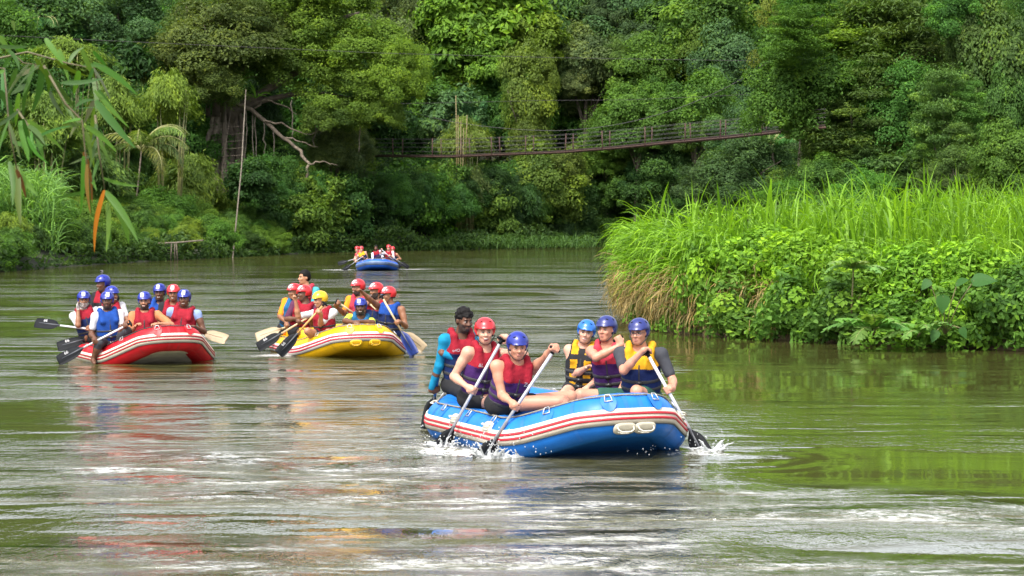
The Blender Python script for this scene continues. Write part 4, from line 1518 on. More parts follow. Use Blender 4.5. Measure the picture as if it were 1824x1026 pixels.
def person(label, raft, seat, head, look, fwd, handL, handR, sk='brown', helmet=None, hair=None, vest=('red', 'red', None), shirt=None, sleeve=.5,
           pants='black', leg_len=.55, h=.010, knees=None, feet=None, elL=None, elR=None, sc=1., bulk=1., marks=(), face='smile', beard=None, glasses=False, extra=(),
           modeL='grip', modeR='grip', axL=None, axR=None, palmL=None, palmR=None, headY=-.06, sh_w=.175, sticker=False, female=False, nudge=(0, 0, 0), curl=.5, tilt=0., group=None, hip_z=None):
    """seated figure. seat (s,t) on the raft, head: photo pixel of the head's centre; L / R are as seen in the picture"""
    key = raft
    rr = RAFT[key]
    f3 = lambda v: unit(A(*v))
    hip = rw(key, *seat, (hip_z + rr['zm'] - .175 if hip_z is not None else rr['zm'] + rr['R'] + .085))
    hipY = hip[1]
    hc = at(head[0], head[1], hip[1] + headY)
    lk = f3(look)
    up0 = unit(A(tilt, 0, 1))
    hs_ = unit(np.cross(up0, lk)); hu = unit(np.cross(lk, hs_))           # head frame: side (picture right when facing us), up
    HB = [hs_, lk, hu]
    nb = hc - hu * .165 * sc - lk * .035 * sc
    d = nb - hip
    L = np.linalg.norm(d)
    lim = .56 * sc
    if L > lim: hip = nb - d / L * lim
    elif L < .42 * sc: hip = nb - d / L * .42 * sc
    L = np.linalg.norm(nb - hip)
    tu = unit(nb - hip)
    fw = f3(fwd); fw = unit(fw - tu * (fw @ tu))
    ts = np.cross(tu, fw)
    ts = unit(ts); fw = np.cross(ts, tu)
    TB = [ts, fw, tu]
    P = lambda a, b, c: hip + ts * a * sc * bulk + fw * b * sc * bulk + tu * c * L     # c in torso lengths
    side_l = -1 if ts[0] > 0 else 1                                        # which side is the picture's left
    shp = {}
    for w in (-1, 1): shp[w] = nb - tu * .055 * sc + ts * w * sh_w * sc * (.5 + .5 * bulk)
    res = lambda v, dflt: dflt if v is None else (at(v[0], v[1], hipY + v[2]) if isinstance(v, tuple) else np.asarray(v))
    hd = {}
    for nm, v, md, axv, pl, el in (('L', handL, modeL, axL, palmL, elL), ('R', handR, modeR, axR, palmR, elR)):
        w = side_l if nm == 'L' else -side_l
        sh = shp[w]
        if v is None:
            tgt = hip + fw * .33 * sc + ts * w * .13 * sc + tu * .10; md = 'rest'; pl = A(0, 0, -1)
        else: tgt = res(v, None)
        hint = res(el, sh + A(0, 0, -.3) + ts * w * .18 - fw * .08)
        hd[w] = [sh, tgt, hint, md, axv, pl]
    l1, l2 = .285 * sc, .245 * sc
    joints = {}
    for w, (sh, tgt, hint, md, axv, pl) in hd.items():
        e = ik(sh, tgt, hint, l1, l2 + (.05 * sc if md == 'grip' else 0))
        joints[w] = e
    # legs
    kn, ft = {}, {}
    def inside(p, zmin):
        """keep a tucked leg inside the tubes"""
        dx, dy = p[0] - rr['c'][0], p[1] - rr['c'][1]
        s_ = dx * math.sin(rr['psi']) - dy * math.cos(rr['psi']); t_ = -dx * math.cos(rr['psi']) - dy * math.sin(rr['psi'])
        lim_s = rr['L'] - rr['R'] - .62
        s_ = min(max(s_, -lim_s), lim_s)
        lim_t = rr['W'] / 2 - rr['R'] - .06
        if abs(s_) > rr['S'] / 2: lim_t *= max(.35, 1 - (abs(s_) - rr['S'] / 2) / (rr['L'] - rr['S'] / 2) * .7)
        t_ = min(max(t_, -lim_t), lim_t)
        return rw(key, s_, t_, max(p[2], zmin))
    for i, w in enumerate((side_l, -side_l)):
        hj = hip + ts * w * .095 * sc * bulk
        kd = unit(fw + ts * w * .28)
        kn[w] = hj + kd * .40 * sc + A(0, 0, .02)
        if knees and knees[i] is not None: kn[w] = res(knees[i], None)
        else:
            q_ = inside(kn[w], .34)
            dq = q_ - hj
            if np.linalg.norm(dq) < .25: q_ = hj + A(0, 0, .12) + unit(dq * A(1, 1, 0) + fw * .05) * .26
            kn[w] = q_
        ft[w] = inside(kn[w] + A(0, 0, -.36 * sc) - fw * .02, .16)
        if feet and feet[i] is not None: ft[w] = res(feet[i], None)
    pts = [hip, hc, nb] + [x for w in (-1, 1) for x in (hd[w][1], joints[w], shp[w], kn[w], ft[w])]
    pts = np.array(pts)
    fld = Field(pts.min(0) - .2, pts.max(0) + .22, h)

    def torso(f, inf=0., k=.05):
        f.ell(P(0, 0, .02), A(.165 * bulk, .118 * bulk, .125) * sc + inf, TB, k)
        f.ell(P(0, .008, .32), A(.140 * bulk, .108 * bulk, .17) * sc + inf, TB, k)
        f.ell(P(0, .006, .68), A(.160, .112, .155) * sc * (.6 + .4 * bulk) + inf, TB, k)
        f.cone(shp[-1], shp[1], .055 * sc + inf, .055 * sc + inf, k)
        f.cone(nb - tu * .10 * sc, nb + tu * .02, .075 * sc + inf, .055 * sc + inf, k)
    torso(fld)
    # neck, head
    f = fld
    HP = lambda a, b, c: hc + (hs_ * a + lk * b + hu * c) * sc
    f.cone(nb - tu * .02, HP(0, -.015, -.055), .058 * sc * (.7 + .3 * bulk), .054 * sc, .03)
    f.ell(HP(0, -.012, .028), A(.074, .092, .096) * sc, HB, .02)
    f.ell(HP(0, .022, -.045), A(.058, .068, .082) * sc * A(.55 + .45 * bulk, 1, 1), HB, .03)
    f.ell(HP(0, .052, -.092), A(.033, .032, .027) * sc, HB, .03)
    f.ell(HP(0, .078, .020), A(.048, .014, .012) * sc, HB, .012)
    for w in (-1, 1):
        f.ell(HP(w * .036, .070, -.030), A(.024, .020, .021) * sc, HB, .02)
        f.ell(HP(w * .076, -.012, -.012), A(.012, .021, .032) * sc, HB, .006)
        f.ell(HP(w * .031, .093, -.002), A(.016, .010, .010) * sc, HB, .008, 'c')
    f.cone(HP(0, .086, .006), HP(0, .108, -.030), .0085 * sc, .0135 * sc, .010)
    for w in (-1, 1): f.ell(HP(w * .012, .096, -.032), A(.010, .011, .009) * sc, HB, .006)
    f.ell(HP(0, .086, -.062), A(.024, .010, .012) * sc, HB, .01)
    # arms
    for w, (sh, tgt, hint, md, axv, pl) in hd.items():
        e = joints[w]
        g = sc * (.75 + .25 * bulk)
        wr = tgt
        if md == 'grip':
            axd = axv if axv is not None else A(0, 0, 1)
            back = hand(f, tgt, e, 'grip', A(*axd), sc, None if pl is None else A(*pl))
            wr = back
        else:
            hand(f, tgt, e, md, None, sc, None if pl is None else A(*pl), curl)
        f.cone(sh, sh + (e - sh) * .45, .054 * g, .050 * g, .04)
        f.cone(sh + (e - sh) * .35, e, .049 * g, .039 * g, .02)
        f.cone(e, e + (wr - e) * .35, .041 * g, .041 * g, .02)
        f.cone(e + (wr - e) * .3, wr, .040 * g, .026 * g, .02)
        hd[w].append(wr)
    # legs
    for w in (-1, 1):
        hj = hip + ts * w * .09 * sc * bulk
        g = sc * (.7 + .3 * bulk)
        f.cone(hj, kn[w], .088 * g, .058 * g, .05)
        an = ft[w]
        f.cone(kn[w], kn[w] + (an - kn[w]) * .4, .056 * g, .056 * g, .02)
        f.cone(kn[w] + (an - kn[w]) * .3, an, .055 * g, .036 * g, .02)
        td = fw - A(0, 0, 1) * (fw[2]); td = unit(A(td[0], td[1], -.15))
        f.cone(an - A(0, 0, .02), an + td * .15 * sc - A(0, 0, .03), .036 * g, .026 * g, .02)
    root = thing('person', hip, label, 'person', group)
    skm = SKIN[sk]
    sl_all = hp_local = None
    mats = [skm]
    fn = None
    if beard:
        mats = [skm, HAIR[beard] if beard == 'grey' else STUB]

        def fn(C):
            q = (C - hc) / sc
            a, b, c = q @ hs_, q @ lk, q @ hu
            m = (c < -.030) & (b > -.005) & (c > -.14) & ~((np.abs(a) < .026) & (c > -.074)) & ~((b > .05) & (c > -.048) & (np.abs(a) < .05))
            m |= (np.abs(a) < .030) & (c < -.042) & (c > -.051) & (b > .05)
            return m.astype(int)
    body = fpart('body', root, fld, mats, fn)
    body.name = 'body'
    # face
    fine = h < .02
    if fine:
        for w in (-1, 1):
            MB().ell(HP(w * .031, .081, -.001), A(.0150, .010, .0062 if face != 'squint' else .0045) * sc, HB, 10, 7).part('eye', root, EYE_W)
            MB().ell(HP(w * .031 + .001, .0875, -.001), A(.0082, .005, .0062 if face != 'squint' else .0045) * sc, HB, 8, 7).part('iris', root, EYE_D)
            MB().tube([HP(w * .013, .092, .0185), HP(w * .030, .091, .0235), HP(w * .049, .076, .017)], A(.0035, .0042, .0026) * sc, 6).part('eyebrow', root, HAIR['black'] if sk in ('dark', 'brown', 'tan') else HAIR['brown'])
            MB().tube([HP(w * .015, .088, .005), HP(w * .031, .0915, .0105), HP(w * .047, .080, .004)], A(.002, .0028, .002) * sc, 6).part('upper_eyelid', root, EYE_D if not female else HAIR['brown'])
        wd = {'smile': .030, 'laugh': .033, 'plain': .023, 'squint': .030, 'talk': .020}[face]
        up_ = .010 if face in ('smile', 'laugh', 'squint') else .006
        if face == 'laugh':
            MB().ell(HP(0, .087, -.072), A(.027, .012, .017) * sc, HB, 12, 8).part('open_mouth', root, MOUTH_IN)
            MB().ell(HP(0, .0925, -.0625), A(.022, .010, .0065) * sc, HB, 12, 7).part('teeth', root, TEETH)
        elif face == 'smile':
            MB().ell(HP(0, .0905, -.066), A(.024, .009, .0062) * sc, HB, 12, 7).part('teeth', root, TEETH)
        elif face == 'talk':
            MB().ell(HP(0, .091, -.067), A(.015, .009, .007) * sc, HB, 12, 7).part('open_mouth', root, MOUTH_IN)
        lo = .022 if face == 'laugh' else .007
        for nm, dz in (('upper_lip', .006 if face != 'plain' else .003), ('lower_lip', -lo)):
            MB().tube([HP(-wd, .080, -.066 + up_), HP(-wd * .5, .0935, -.066 + dz), HP(0, .0975, -.066 + dz), HP(wd * .5, .0935, -.066 + dz), HP(wd, .080, -.066 + up_)], A(.0022, .004, .0045, .004, .0022) * sc, 6).part(nm, root, LIP[sk])
    # shirt
    if shirt:
        f = fld.like(np.full(fld.n, 9.0, np.float32))
        torso(f, .010 * sc)
        for w, v in hd.items():
            sh, e, wr = v[0], joints[w], v[-1]
            g = sc * (.75 + .25 * bulk)
            if sleeve > 0:
                up_f = min(sleeve, 1.)
                f.cone(sh, sh + (e - sh) * up_f, .060 * g, .054 * g if sleeve < 1 else .048 * g, .03)
                if sleeve > 1: f.cone(e, e + (wr - e) * (sleeve - 1), .050 * g, .034 * g, .02)
            else:
                f.ell(sh + ts * w * .10 * sc, A(.10, .10, .10) * sc, TB, 0, 'c')
        f.cone(nb + lk * .03 * sc - tu * .015, nb + tu * .16 * sc + lk * .03, .062 * sc, .11 * sc, .01, 'c')
        o = fpart('shirt', root, f, FAB[shirt])
    # shorts or trousers
    f = fld.like(np.full(fld.n, 9.0, np.float32))
    f.ell(P(0, 0, .02), A(.165 * bulk, .118 * bulk, .125) * sc + .010, TB, .04)
    for w in (-1, 1):
        hj = hip + ts * w * .09 * sc * bulk
        g = sc * (.7 + .3 * bulk)
        k_ = min(leg_len, 1)
        f.cone(hj, hj + (kn[w] - hj) * k_, .100 * g, (.100 - .028 * k_) * g, .04)
        if leg_len > 1: f.cone(kn[w], kn[w] + (ft[w] - kn[w]) * (leg_len - 1), .070 * g, .055 * g, .02)
    fpart('shorts' if leg_len <= 1 else 'trousers', root, f, FAB[pants])
    # buoyancy vest
    if vest:
        a_, b_, pat = vest
        f = fld.like(np.full(fld.n, 9.0, np.float32))
        g_ = .5 + .5 * bulk
        f.ell(P(0, .01, .30), A(.150 * bulk, .118 * bulk, .19) * sc + .026, TB, .05)
        f.ell(P(0, .012, .62), A(.150, .115, .17) * sc * g_ + .036, TB, .05)
        for w in (-1, 1):
            x = .088
            f.cone(P(w * x, .125, .72), P(w * x * 1.06, .065, 1.0), .044 * sc, .038 * sc, .035)
            f.cone(P(w * x * 1.06, .065, 1.0), P(w * x * 1.1, -.03, 1.05), .038 * sc, .036 * sc, .02)
            f.cone(P(w * x * 1.1, -.03, 1.05), P(w * x * 1.0, -.13, .8), .036 * sc, .045 * sc, .03)
        f.half(P(0, 0, .03), tu)
        for w in (-1, 1):
            s0 = shp[w] - tu * .035 * sc
            f.cone(s0 + ts * w * .005 * sc, s0 + ts * w * .2 * sc, .070 * sc, .12 * sc, .015, 'c')
        f.cone(P(0, .21, .60), P(0, .17, 1.02), .006 * sc, .058 * sc, .012, 'c')
        f.cone(nb - tu * .05 + lk * .01, nb + tu * .2 + lk * .03, .062 * sc, .085 * sc, .012, 'c')
        V0 = f.F.copy()
        split = .70 if a_ != b_ else .6
        if pat == 'panels':
            def vf(C):
                q = C - hip
                c = (q @ tu) / L; a = (q @ ts) / sc
                return (((np.abs(np.abs(a) - .078) < .040) & (np.abs(c - .80) > .06) & (np.abs(c - .48) > .045) & (np.abs(c - .24) > .035))).astype(int)
            vm = [FAB[a_], FAB[b_]]
        else:
            def vf(C): return (((C - hip) @ tu) / L < split).astype(int)
            vm = [FAB[a_], FAB[b_]]
        vest_o = fpart('life_vest', root, f, vm, vf)
        for txt, a, c, size in marks:                       # small white print on the chest panels
            o_ = P(a, 0, c)
            dist = .05
            for q_ in np.arange(.02, .32, .004):
                x = o_ + fw * q_
                i3 = np.clip(((x - f.lo) / f.h).round().astype(int), 0, f.n - 1)
                if V0[tuple(i3)] < 0: dist = q_
            cu = bpy.data.curves.new('print', 'FONT')
            cu.body = txt; cu.size = size; cu.extrude = .0006; cu.align_x = 'CENTER'; cu.align_y = 'CENTER'
            tmp = bpy.data.objects.new('print_tmp', cu)
            me = bpy.data.meshes.new_from_object(tmp)
            bpy.data.objects.remove(tmp)
            me.name = 'print'; me.materials.clear(); me.materials.append(M('white_print', (.42, .42, .43)))
            po_ = link('print', me, vest_o)
            from mathutils import Matrix
            q_ = o_ + fw * (dist + .012) - ORG[root.name]
            po_.matrix_local = Matrix(((ts[0], tu[0], fw[0], q_[0]), (ts[1], tu[1], fw[1], q_[1]), (ts[2], tu[2], fw[2], q_[2]), (0, 0, 0, 1)))
        belts = (.12, .28, .44) if h < .012 else (.20, .40)
        hb = max(.018, h * 1.1)
        for c in belts:
            f = fld.like(V0 - max(.006, h * .5))
            f.box(P(0, 0, c), A(.5, .5, hb), TB)
            fpart('strap', vest_o, f, STRAPM)
        f = fld.like(V0 - max(.005, h * .4))
        f.box(P(0, .2, .38), A(max(.009, h * .8), .2, .40 * L), TB)
        fpart('zip', vest_o, f, STRAPM)
        if h < .02:
            for c in belts:
                q = P(0, 0, c) + fw * (.118 * bulk + .03 + .022) * sc
                MB().box(q, A(.028, .012, .016) * sc, TB).part('buckle', vest_o, BUCK)
    # helmet or hair
    if helmet:
        hp = Field(hc - .2 * sc, hc + .2 * sc, min(h, .010) if h < .02 else .016)
        hp.ell(HP(0, -.008, .042), A(.106, .126, .104) * sc, HB, 0)
        hp.ell(HP(0, -.03, .015), A(.100, .100, .090) * sc, HB, .02)
        hp.ell(HP(0, .100, .033), A(.070, .032, .012) * sc, HB, .02)
        hp.half(HP(0, 0, -.050), hu)
        hp.box(HP(0, .160, -.116), A(.3, .155, .148) * sc, HB, 'c')
        hF = hp.F.copy()
        hel = fpart('helmet', root, hp, HELM[helmet])
        vents = [(-.045, .075), (.045, .075), (-.082, .01), (.082, .01)] if fine else []
        for a, b in vents:
            z = math.sqrt(max(0, 1 - (a / .106) ** 2 - ((b + .008) / .126) ** 2)) * .104
            nn = unit(hs_ * a / .106 ** 2 + lk * (b + .008) / .126 ** 2 + hu * z / .104 ** 2)
            s2 = unit(hs_ - nn * (hs_ @ nn)); t2 = np.cross(nn, s2)
            MB().ell(HP(a, b, z + .042), A(.017, .0075, .004) * sc, [s2, t2, nn], 10, 5).part('vent', hel, PLASTIC)
        f2 = hp.like(hF - .006)
        f2.box(HP(0, 0, -.038), A(.2, .2, .009) * sc, HB)
        if h < .02: fpart('helmet_rim', hel, f2, PLASTIC)
        if sticker:
            f2 = hp.like(hF - .0045)
            f2.box(HP(-.01 if sticker is True else sticker, .12, .095), A(.030, .12, .034) * sc, HB)
            fpart('sticker', hel, f2, FAB['white'])
        if fine:
            b = MB()
            for w in (-1, 1):
                b.tube([HP(w * .098, .012, -.03), HP(w * .078, .028, -.07), HP(w * .045, .052, -.112), HP(0, .060, -.122)], .0055 * sc, 6)
            b.part('chin_strap', hel, STRAPM)
    if hair:
        hp = Field(hc - .2 * sc, hc + .2 * sc, min(h, .010))
        hp.ell(HP(0, -.014, .042), A(.083, .099, .094) * sc, HB, 0)
        hp.ell(HP(0, -.03, .0), A(.081, .085, .085) * sc, HB, .02)
        if hair == 'black_tousled':
            g = np.random.default_rng(9)
            for q_ in range(60):
                v = unit(g.normal(size=3) * A(1, 1, .8) + A(0, .0, .6))
                hp.ell(HP(v[0] * .082, v[1] * .096 - .012, v[2] * .095 + .038), A(.02, .02, .016) * sc, HB, .008)
        hp.box(HP(0, .205, -.09), A(.3, .155, .150 if hair != 'black_tousled' else .137) * sc, HB, 'c')
        for w in (-1, 1): hp.ell(HP(w * .08, .04, -.03), A(.03, .05, .055) * sc, HB, .01, 'c')
        hp.half(HP(0, 0, -.075), hu)
        fpart('hair', root, hp, HAIR['black'])
    if glasses:
        g = MB()
        for w in (-1, 1):
            a = np.linspace(0, 2 * math.pi, 14, endpoint=False)
            g.tube([HP(w * .033 + .026 * math.cos(x), .103 - .012 * abs(math.cos(x)) * (1 if math.cos(x) * w > 0 else 0), -.003 + .017 * math.sin(x)) for x in a], .0022 * sc, 5, closed=True)
            g.tube([HP(w * .058, .092, .004), HP(w * .076, .0, .002)], .0022 * sc, 5)
        g.tube([HP(-.008, .105, .0), HP(.008, .105, .0)], .0022 * sc, 5)
        g.part('glasses', root, M('glasses_frame', (.03, .035, .06), .3, .1, 20))
    for ex in extra:
        ex(root, HP, HB, P, TB, hd, sc)
    return root, dict(hip=hip, nb=nb, hc=hc, hd=hd)


def pad2(label, g, t, **kw):
    """paddle between two photo pixels with depth; returns grip, shaft axis, T-bar axis and a point-on-shaft helper"""
    G, T_ = at(*g), at(*t)
    ext = kw.pop('ext', 0)
    if ext: T_ = T_ + unit(T_ - G) * ext
    face = kw.pop('face', (0, -1, .2))
    paddle(label, G, T_, face=face, **kw)
    ax = unit(T_ - G)
    nrm = unit(A(*face) - ax * np.dot(A(*face), ax))
    side = np.cross(ax, nrm)
    on = lambda f: G + (T_ - G) * f
    return G, ax, side, on


# --- the blue raft
GB = 'people riding in the near blue raft'
kw = dict(raft='blue', h=.0095, group=GB)
Gp, ax, sd, on = pad2('blue-shafted paddle held by the bare-headed guide at the stern', (787, 634, 21.61), (763, 770, 22.01), shaft=M('blue_shaft', (.02, .13, .40), .4, .1, 12))
person('bare-headed person in cyan long sleeves at the stern of the near blue raft', seat=(-1.42, .45), head=(827, 570), look=(.55, -.85, -.22), fwd=(.30, -.9, 0), sk='dark', hair='black_tousled', beard='black',
       vest=('red', 'navy', None), shirt='cyan', sleeve=1.9, handL=on(.42), axL=ax, palmL=(.3, .9, 0), handR=Gp, axR=sd, palmR=(0, .2, -1), elL=(776, 650, -.35), elR=(822, 655, -.2), pants='black', leg_len=.6, face='plain', headY=-.20, marks=(('Rem', .085, .74, .07), ('o4O', -.095, .78, .045)), **kw)
Gp, ax, sd, on = pad2('grey paddle of the laughing person in the red helmet', (894, 605, 20.26), (805, 765, 20.17), ext=.42, face=(.5, -1, .1))
person('laughing person in red helmet and red-and-purple vest, paddling the near blue raft', seat=(-.2, .76), head=(864, 591), look=(.12, -1, -.02), fwd=(.45, -.9, 0), sk='pale', helmet='red', female=True, face='laugh',
       vest=('red', 'purple', None), handL=on(.40), axL=ax, palmL=(.3, .9, 0), handR=Gp, axR=sd, palmR=(0, .2, -1), elL=(800, 668, -.1), elR=(905, 650, .1), leg_len=.32,
       knees=((903, 722, -.2), (925, 708, .15)), headY=-.15, marks=(('&L', -.09, .76, .05),), **kw)
Gp, ax, sd, on = pad2('grey paddle of the grinning person at the front of the near blue raft', (988, 622, 19.28), (880, 785, 19.35), ext=.42, face=(.4, -1, .1))
person('grinning person in glossy blue helmet and red-and-purple vest, front left of the near blue raft', seat=(.55, .76), head=(922, 617), look=(.18, -1, -.16), fwd=(.42, -.9, 0), sk='rosy', helmet='blue', female=True, face='squint',
       vest=('red', 'purple', None), handL=on(.445), axL=ax, palmL=(.3, .9, 0), handR=Gp, axR=sd, palmR=(0, .3, -1), elL=(872, 692, -.05), elR=(962, 650, -.05), leg_len=.30,
       knees=((1004, 716, -.22), (1016, 706, .2)), headY=-.22, bulk=1.12, sh_w=.185, marks=(('Zem', .09, .70, .06),), **kw)
Gp, ax, sd, on = pad2('white paddle of the person with glasses at the bow of the near blue raft', (1152, 628, 20.10), (1231, 769, 19.90), ext=.42, face=(-.3, -1, .1), shaft=M('white_shaft', (.50, .50, .52), .35, .06, 12, metal=.1))
person('person with glasses, dark tee and yellow-and-navy vest at the bow of the blue raft', seat=(.5, -.76), head=(1138, 592), look=(-.42, -.9, -.06), fwd=(-.18, -.97, 0), sk='rosy', helmet='navy', glasses=True, face='plain',
       vest=('yellow', 'navy', None), shirt='charcoal', sleeve=.72, handL=Gp, axL=sd, palmL=(.2, .3, -1), handR=on(.325), axR=ax, palmR=(-.6, .6, 0), elL=(1100, 664, -.28), elR=(1198, 655, -.02), pants='green', leg_len=.6,
       knees=((1034, 703, -.12), (1134, 697, -.42)), headY=-.18, bulk=1.16, sh_w=.19, **kw)
Gp, ax, sd, on = pad2('paddle of the person in pink-and-purple vest, blade hidden behind the blue raft', (1101, 604, 20.80), (1178, 765, 21.15))
person('person in dark blue helmet and pink-and-purple vest, seated middle right of the near blue raft', seat=(-.15, -.76), head=(1080, 587), look=(-.5, -.85, .04), fwd=(-.25, -.95, 0), sk='rosy', helmet='navy', female=True, face='plain',
       vest=('rose', 'purple', None), handL=Gp, axL=sd, palmL=(.2, .3, -1), handR=None, elL=(1048, 646, -.3), leg_len=.5, headY=-.12, **kw)
person('smiling person in bright blue helmet and black-and-yellow vest, rear right of the near blue raft', seat=(-.85, -.72), head=(1044, 592), look=(-.12, -1, -.02), fwd=(-.18, -.97, 0), sk='pale', helmet='sky', female=True, face='smile', tilt=.18,
       vest=('black', 'yellow', 'panels'), handL=(1045, 655, -.30), modeL='rest', handR=None, elL=(1020, 648, -.08), leg_len=.3, knees=((1004, 704, -.3), (1040, 712, -.3)), headY=-.10, sh_w=.16, sc=.95, **kw)

# --- the red raft
GR = 'people riding in the red raft'
kw = dict(raft='red', h=.0145, group=GR, sc=1.04)
R_ = lambda *a: a
Gp, ax, sd, on = pad2('white paddle with black blade lying lowest beside the red raft', (232, 576, 31.64), (103, 643, 31.69), logo='66', face=(.3, -1, .5), shaft=M('white_shaft', (.50, .50, .52)))
person('person in all-blue vest and white tee astride the left tube of the red raft', seat=(.8, .70), head=(191, 535.5), look=(.15, -1, -.03), fwd=(.32, -.95, 0), sk='dark', helmet='blue', sticker=.012, beard='black', face='talk',
       vest=('blue', 'blue', None), shirt='white', sleeve=.6, handL=on(.48), axL=ax, palmL=(0, 1, -.3), handR=on(.06), axR=ax, palmR=(0, 1, -.4), elL=(163, 580, -.02), elR=(214, 578, -.05), pants='charcoal', leg_len=1.45,
       knees=((177, 610, -.33), (226, 590, -.2)), feet=((166, 640, -.25), None), headY=-.1, bulk=1.12, **kw)
Gp, ax, sd, on = pad2('white paddle with black blade held out level to the left of the red raft', (166, 587, 32.86), (63, 574.5, 33.18), logo='66', face=(.1, -1, .6), shaft=M('white_shaft', (.50, .50, .52)))
person('white-bearded person in blue helmet resting the head on a hand, left of the red raft', seat=(-.45, .7), head=(149.5, 534), look=(.25, -1, -.05), fwd=(.25, -.95, 0), sk='brown', helmet='blue', sticker=-.01, beard='grey', face='smile',
       vest=('red', 'navy', None), shirt='white', sleeve=.8, handL=(139, 552, -.22), modeL='rest', palmL=(1, -.3, .2), handR=on(.08), axR=ax, palmR=(0, .5, -1), elL=(131, 580, -.1), headY=-.06, curl=1.3, **kw)
Gp, ax, sd, on = pad2('white paddle with black blade in the middle of three left of the red raft', (178, 597, 33.07), (102, 618, 32.97), logo='66', face=(.2, -1, .6), shaft=M('white_shaft', (.50, .50, .52)))


def headcam(root, HP, HB, P, TB, hd, sc):
    b = MB()
    b.tube([HP(0, 0, .14), HP(0, 0, .175)], .012, 6)
    b.box(HP(0, 0, .195), A(.030, .014, .021), HB)
    o = b.part('head_camera', root, M('camera_grey', (.12, .12, .11), .5, .2, 20), False)
    MB().tube([HP(.01, .013, .198), HP(.01, .026, .198)], .011, 8).part('lens', o, PLASTIC)


person('person with a small camera on the blue helmet, stern of the red raft', seat=(-1.45, .22), head=(183, 505), look=(-.8, -.6, -.08), fwd=(-.3, -.95, 0), sk='dark', helmet='blue', face='smile', hip_z=.62,
       vest=('red', 'black', None), shirt='black', sleeve=.9, handL=None, handR=None, headY=-.05, extra=(headcam,), **kw)
person('person in white tee and blue helmet looking right, half hidden behind the blue-vested rafter', seat=(-1.0, .12), head=(199.5, 525), look=(.8, -.6, -.05), fwd=(.4, -.9, 0), sk='brown', helmet='blue', sticker=.0, face='smile',
       vest=('red', 'navy', None), shirt='white', sleeve=.6, handL=on(.3), axL=ax, palmL=(0, 1, -.3), handR=(224, 575, -.3), modeR='rest', elL=(158, 570, -.2), headY=-.06, **kw)
person('person with glasses, goatee and rust-coloured tee in all-red vest, front of the red raft', seat=(1.0, .18), head=(257.5, 536), look=(.02, -1, -.04), fwd=(.08, -1, 0), sk='tan', helmet='blue', sticker=-.022, beard='black', glasses=True, face='smile', hip_z=.40,
       vest=('red', 'red', None), shirt='rust', sleeve=.75, handL=(242, 581, -.30), modeL='rest', palmL=(.2, .2, -1), handR=(284, 577, -.28), modeR='rest', palmR=(0, .2, -1), elL=(234, 572, -.03), elR=(291, 568, -.02), headY=-.05, bulk=1.1, curl=.8, **kw)
person('person in blue vest at the back of the red raft, beside the red helmet', seat=(-.55, -.33), head=(284.5, 521), look=(-.02, -1, -.05), fwd=(0, -1, 0), sk='dark', helmet='blue', sticker=-.012, face='smile',
       vest=('blue', 'blue', None), shirt='blue', sleeve=.6, handL=None, handR=None, headY=-.03, **kw)
person('person in the only red helmet of the red raft, black sleeves and red vest', seat=(-.12, -.55), head=(309, 522.5), look=(.03, -1, -.05), fwd=(-.1, -1, 0), sk='brown', helmet='red', sticker=-.002, face='smile', beard=None,
       vest=('red', 'red', None), shirt='black', sleeve=.9, handL=None, handR=None, headY=-.05, **kw)
person('bare-armed person in red vest over periwinkle top, front right of the red raft', seat=(.92, -.42), head=(328, 532), look=(.0, -1, -.03), fwd=(-.05, -1, 0), sk='dark', helmet='blue', sticker=.004, face='smile',
       vest=('red', 'red', None), shirt='periwinkle', sleeve=.22, handL=(304, 581, -.2), modeL='rest', palmL=(0, .2, -1), handR=(349, 583, -.28), modeR='rest', palmR=(0, .2, -1), elL=(299, 572, .02), elR=(358, 570, .02), headY=-.05, bulk=1.2, sh_w=.185, **kw)
pad2('tan-bladed paddle sticking out to the right of the red raft', (330, 583, 33.18), (404, 605, 32.86), shaft=CREAM_SHAFT, blade=TAN, face=(-.2, -1, .7), logo=None)

# --- the yellow raft
GY = 'people riding in the yellow raft'
kw = dict(raft='yellow', h=.0145, group=GY, sc=1.03)
person('bare-headed person in sea-green shirt at the stern of the yellow raft', seat=(-1.45, .2), head=(542, 494), look=(-.85, -.5, 0), fwd=(-.2, -.95, 0), sk='tan', hair='black', face='smile', hip_z=.6,
       vest=('rose', 'red', None), shirt='seagreen', sleeve=.7, handL=None, handR=None, headY=-.04, **kw)
Gp, ax, sd, on = pad2('tan-bladed paddle at the far left of the yellow raft', (532, 575, 34.59), (456, 601, 34.59), shaft=CREAM_SHAFT, blade=TAN, face=(.2, -1, .7))
person('person in orange sleeves and teal vest, rearmost paddler on the left of the yellow raft', seat=(-.6, .7), head=(524, 520), look=(-.8, -.55, 0), fwd=(-.25, -.95, 0), sk='brown', helmet='red', sticker=.02, face='plain',
       vest=('teal', 'teal', None), shirt='orange', sleeve=.85, handL=on(.26), axL=ax, palmL=(0, 1, -.4), handR=on(.04), axR=ax, palmR=(0, .6, -.8), elL=(489, 560, -.05), headY=-.06, **kw)
Gp, ax, sd, on = pad2('black-bladed paddle of the maroon-shirted rafter in the yellow raft', (555, 562, 33.86), (459, 619, 33.86), shaft=CREAM_SHAFT, logo='66', face=(.2, -1, .6))
person('person in maroon tee and red vest looking left, second paddler of the yellow raft', seat=(.2, .68), head=(541.5, 523), look=(-.88, -.45, .04), fwd=(-.2, -.97, 0), sk='dark', helmet='red', sticker=.02, face='smile',
       vest=('red', 'red', None), shirt='maroon', sleeve=.85, handL=on(.22), axL=ax, palmL=(0, 1, -.4), handR=on(.03), axR=ax, palmR=(0, .6, -.8), elL=(505, 562, -.05), elR=(560, 580, 0), headY=-.06, bulk=1.12, leg_len=.6, knees=((540, 592, -.35), (560, 590, -.2)), **kw)
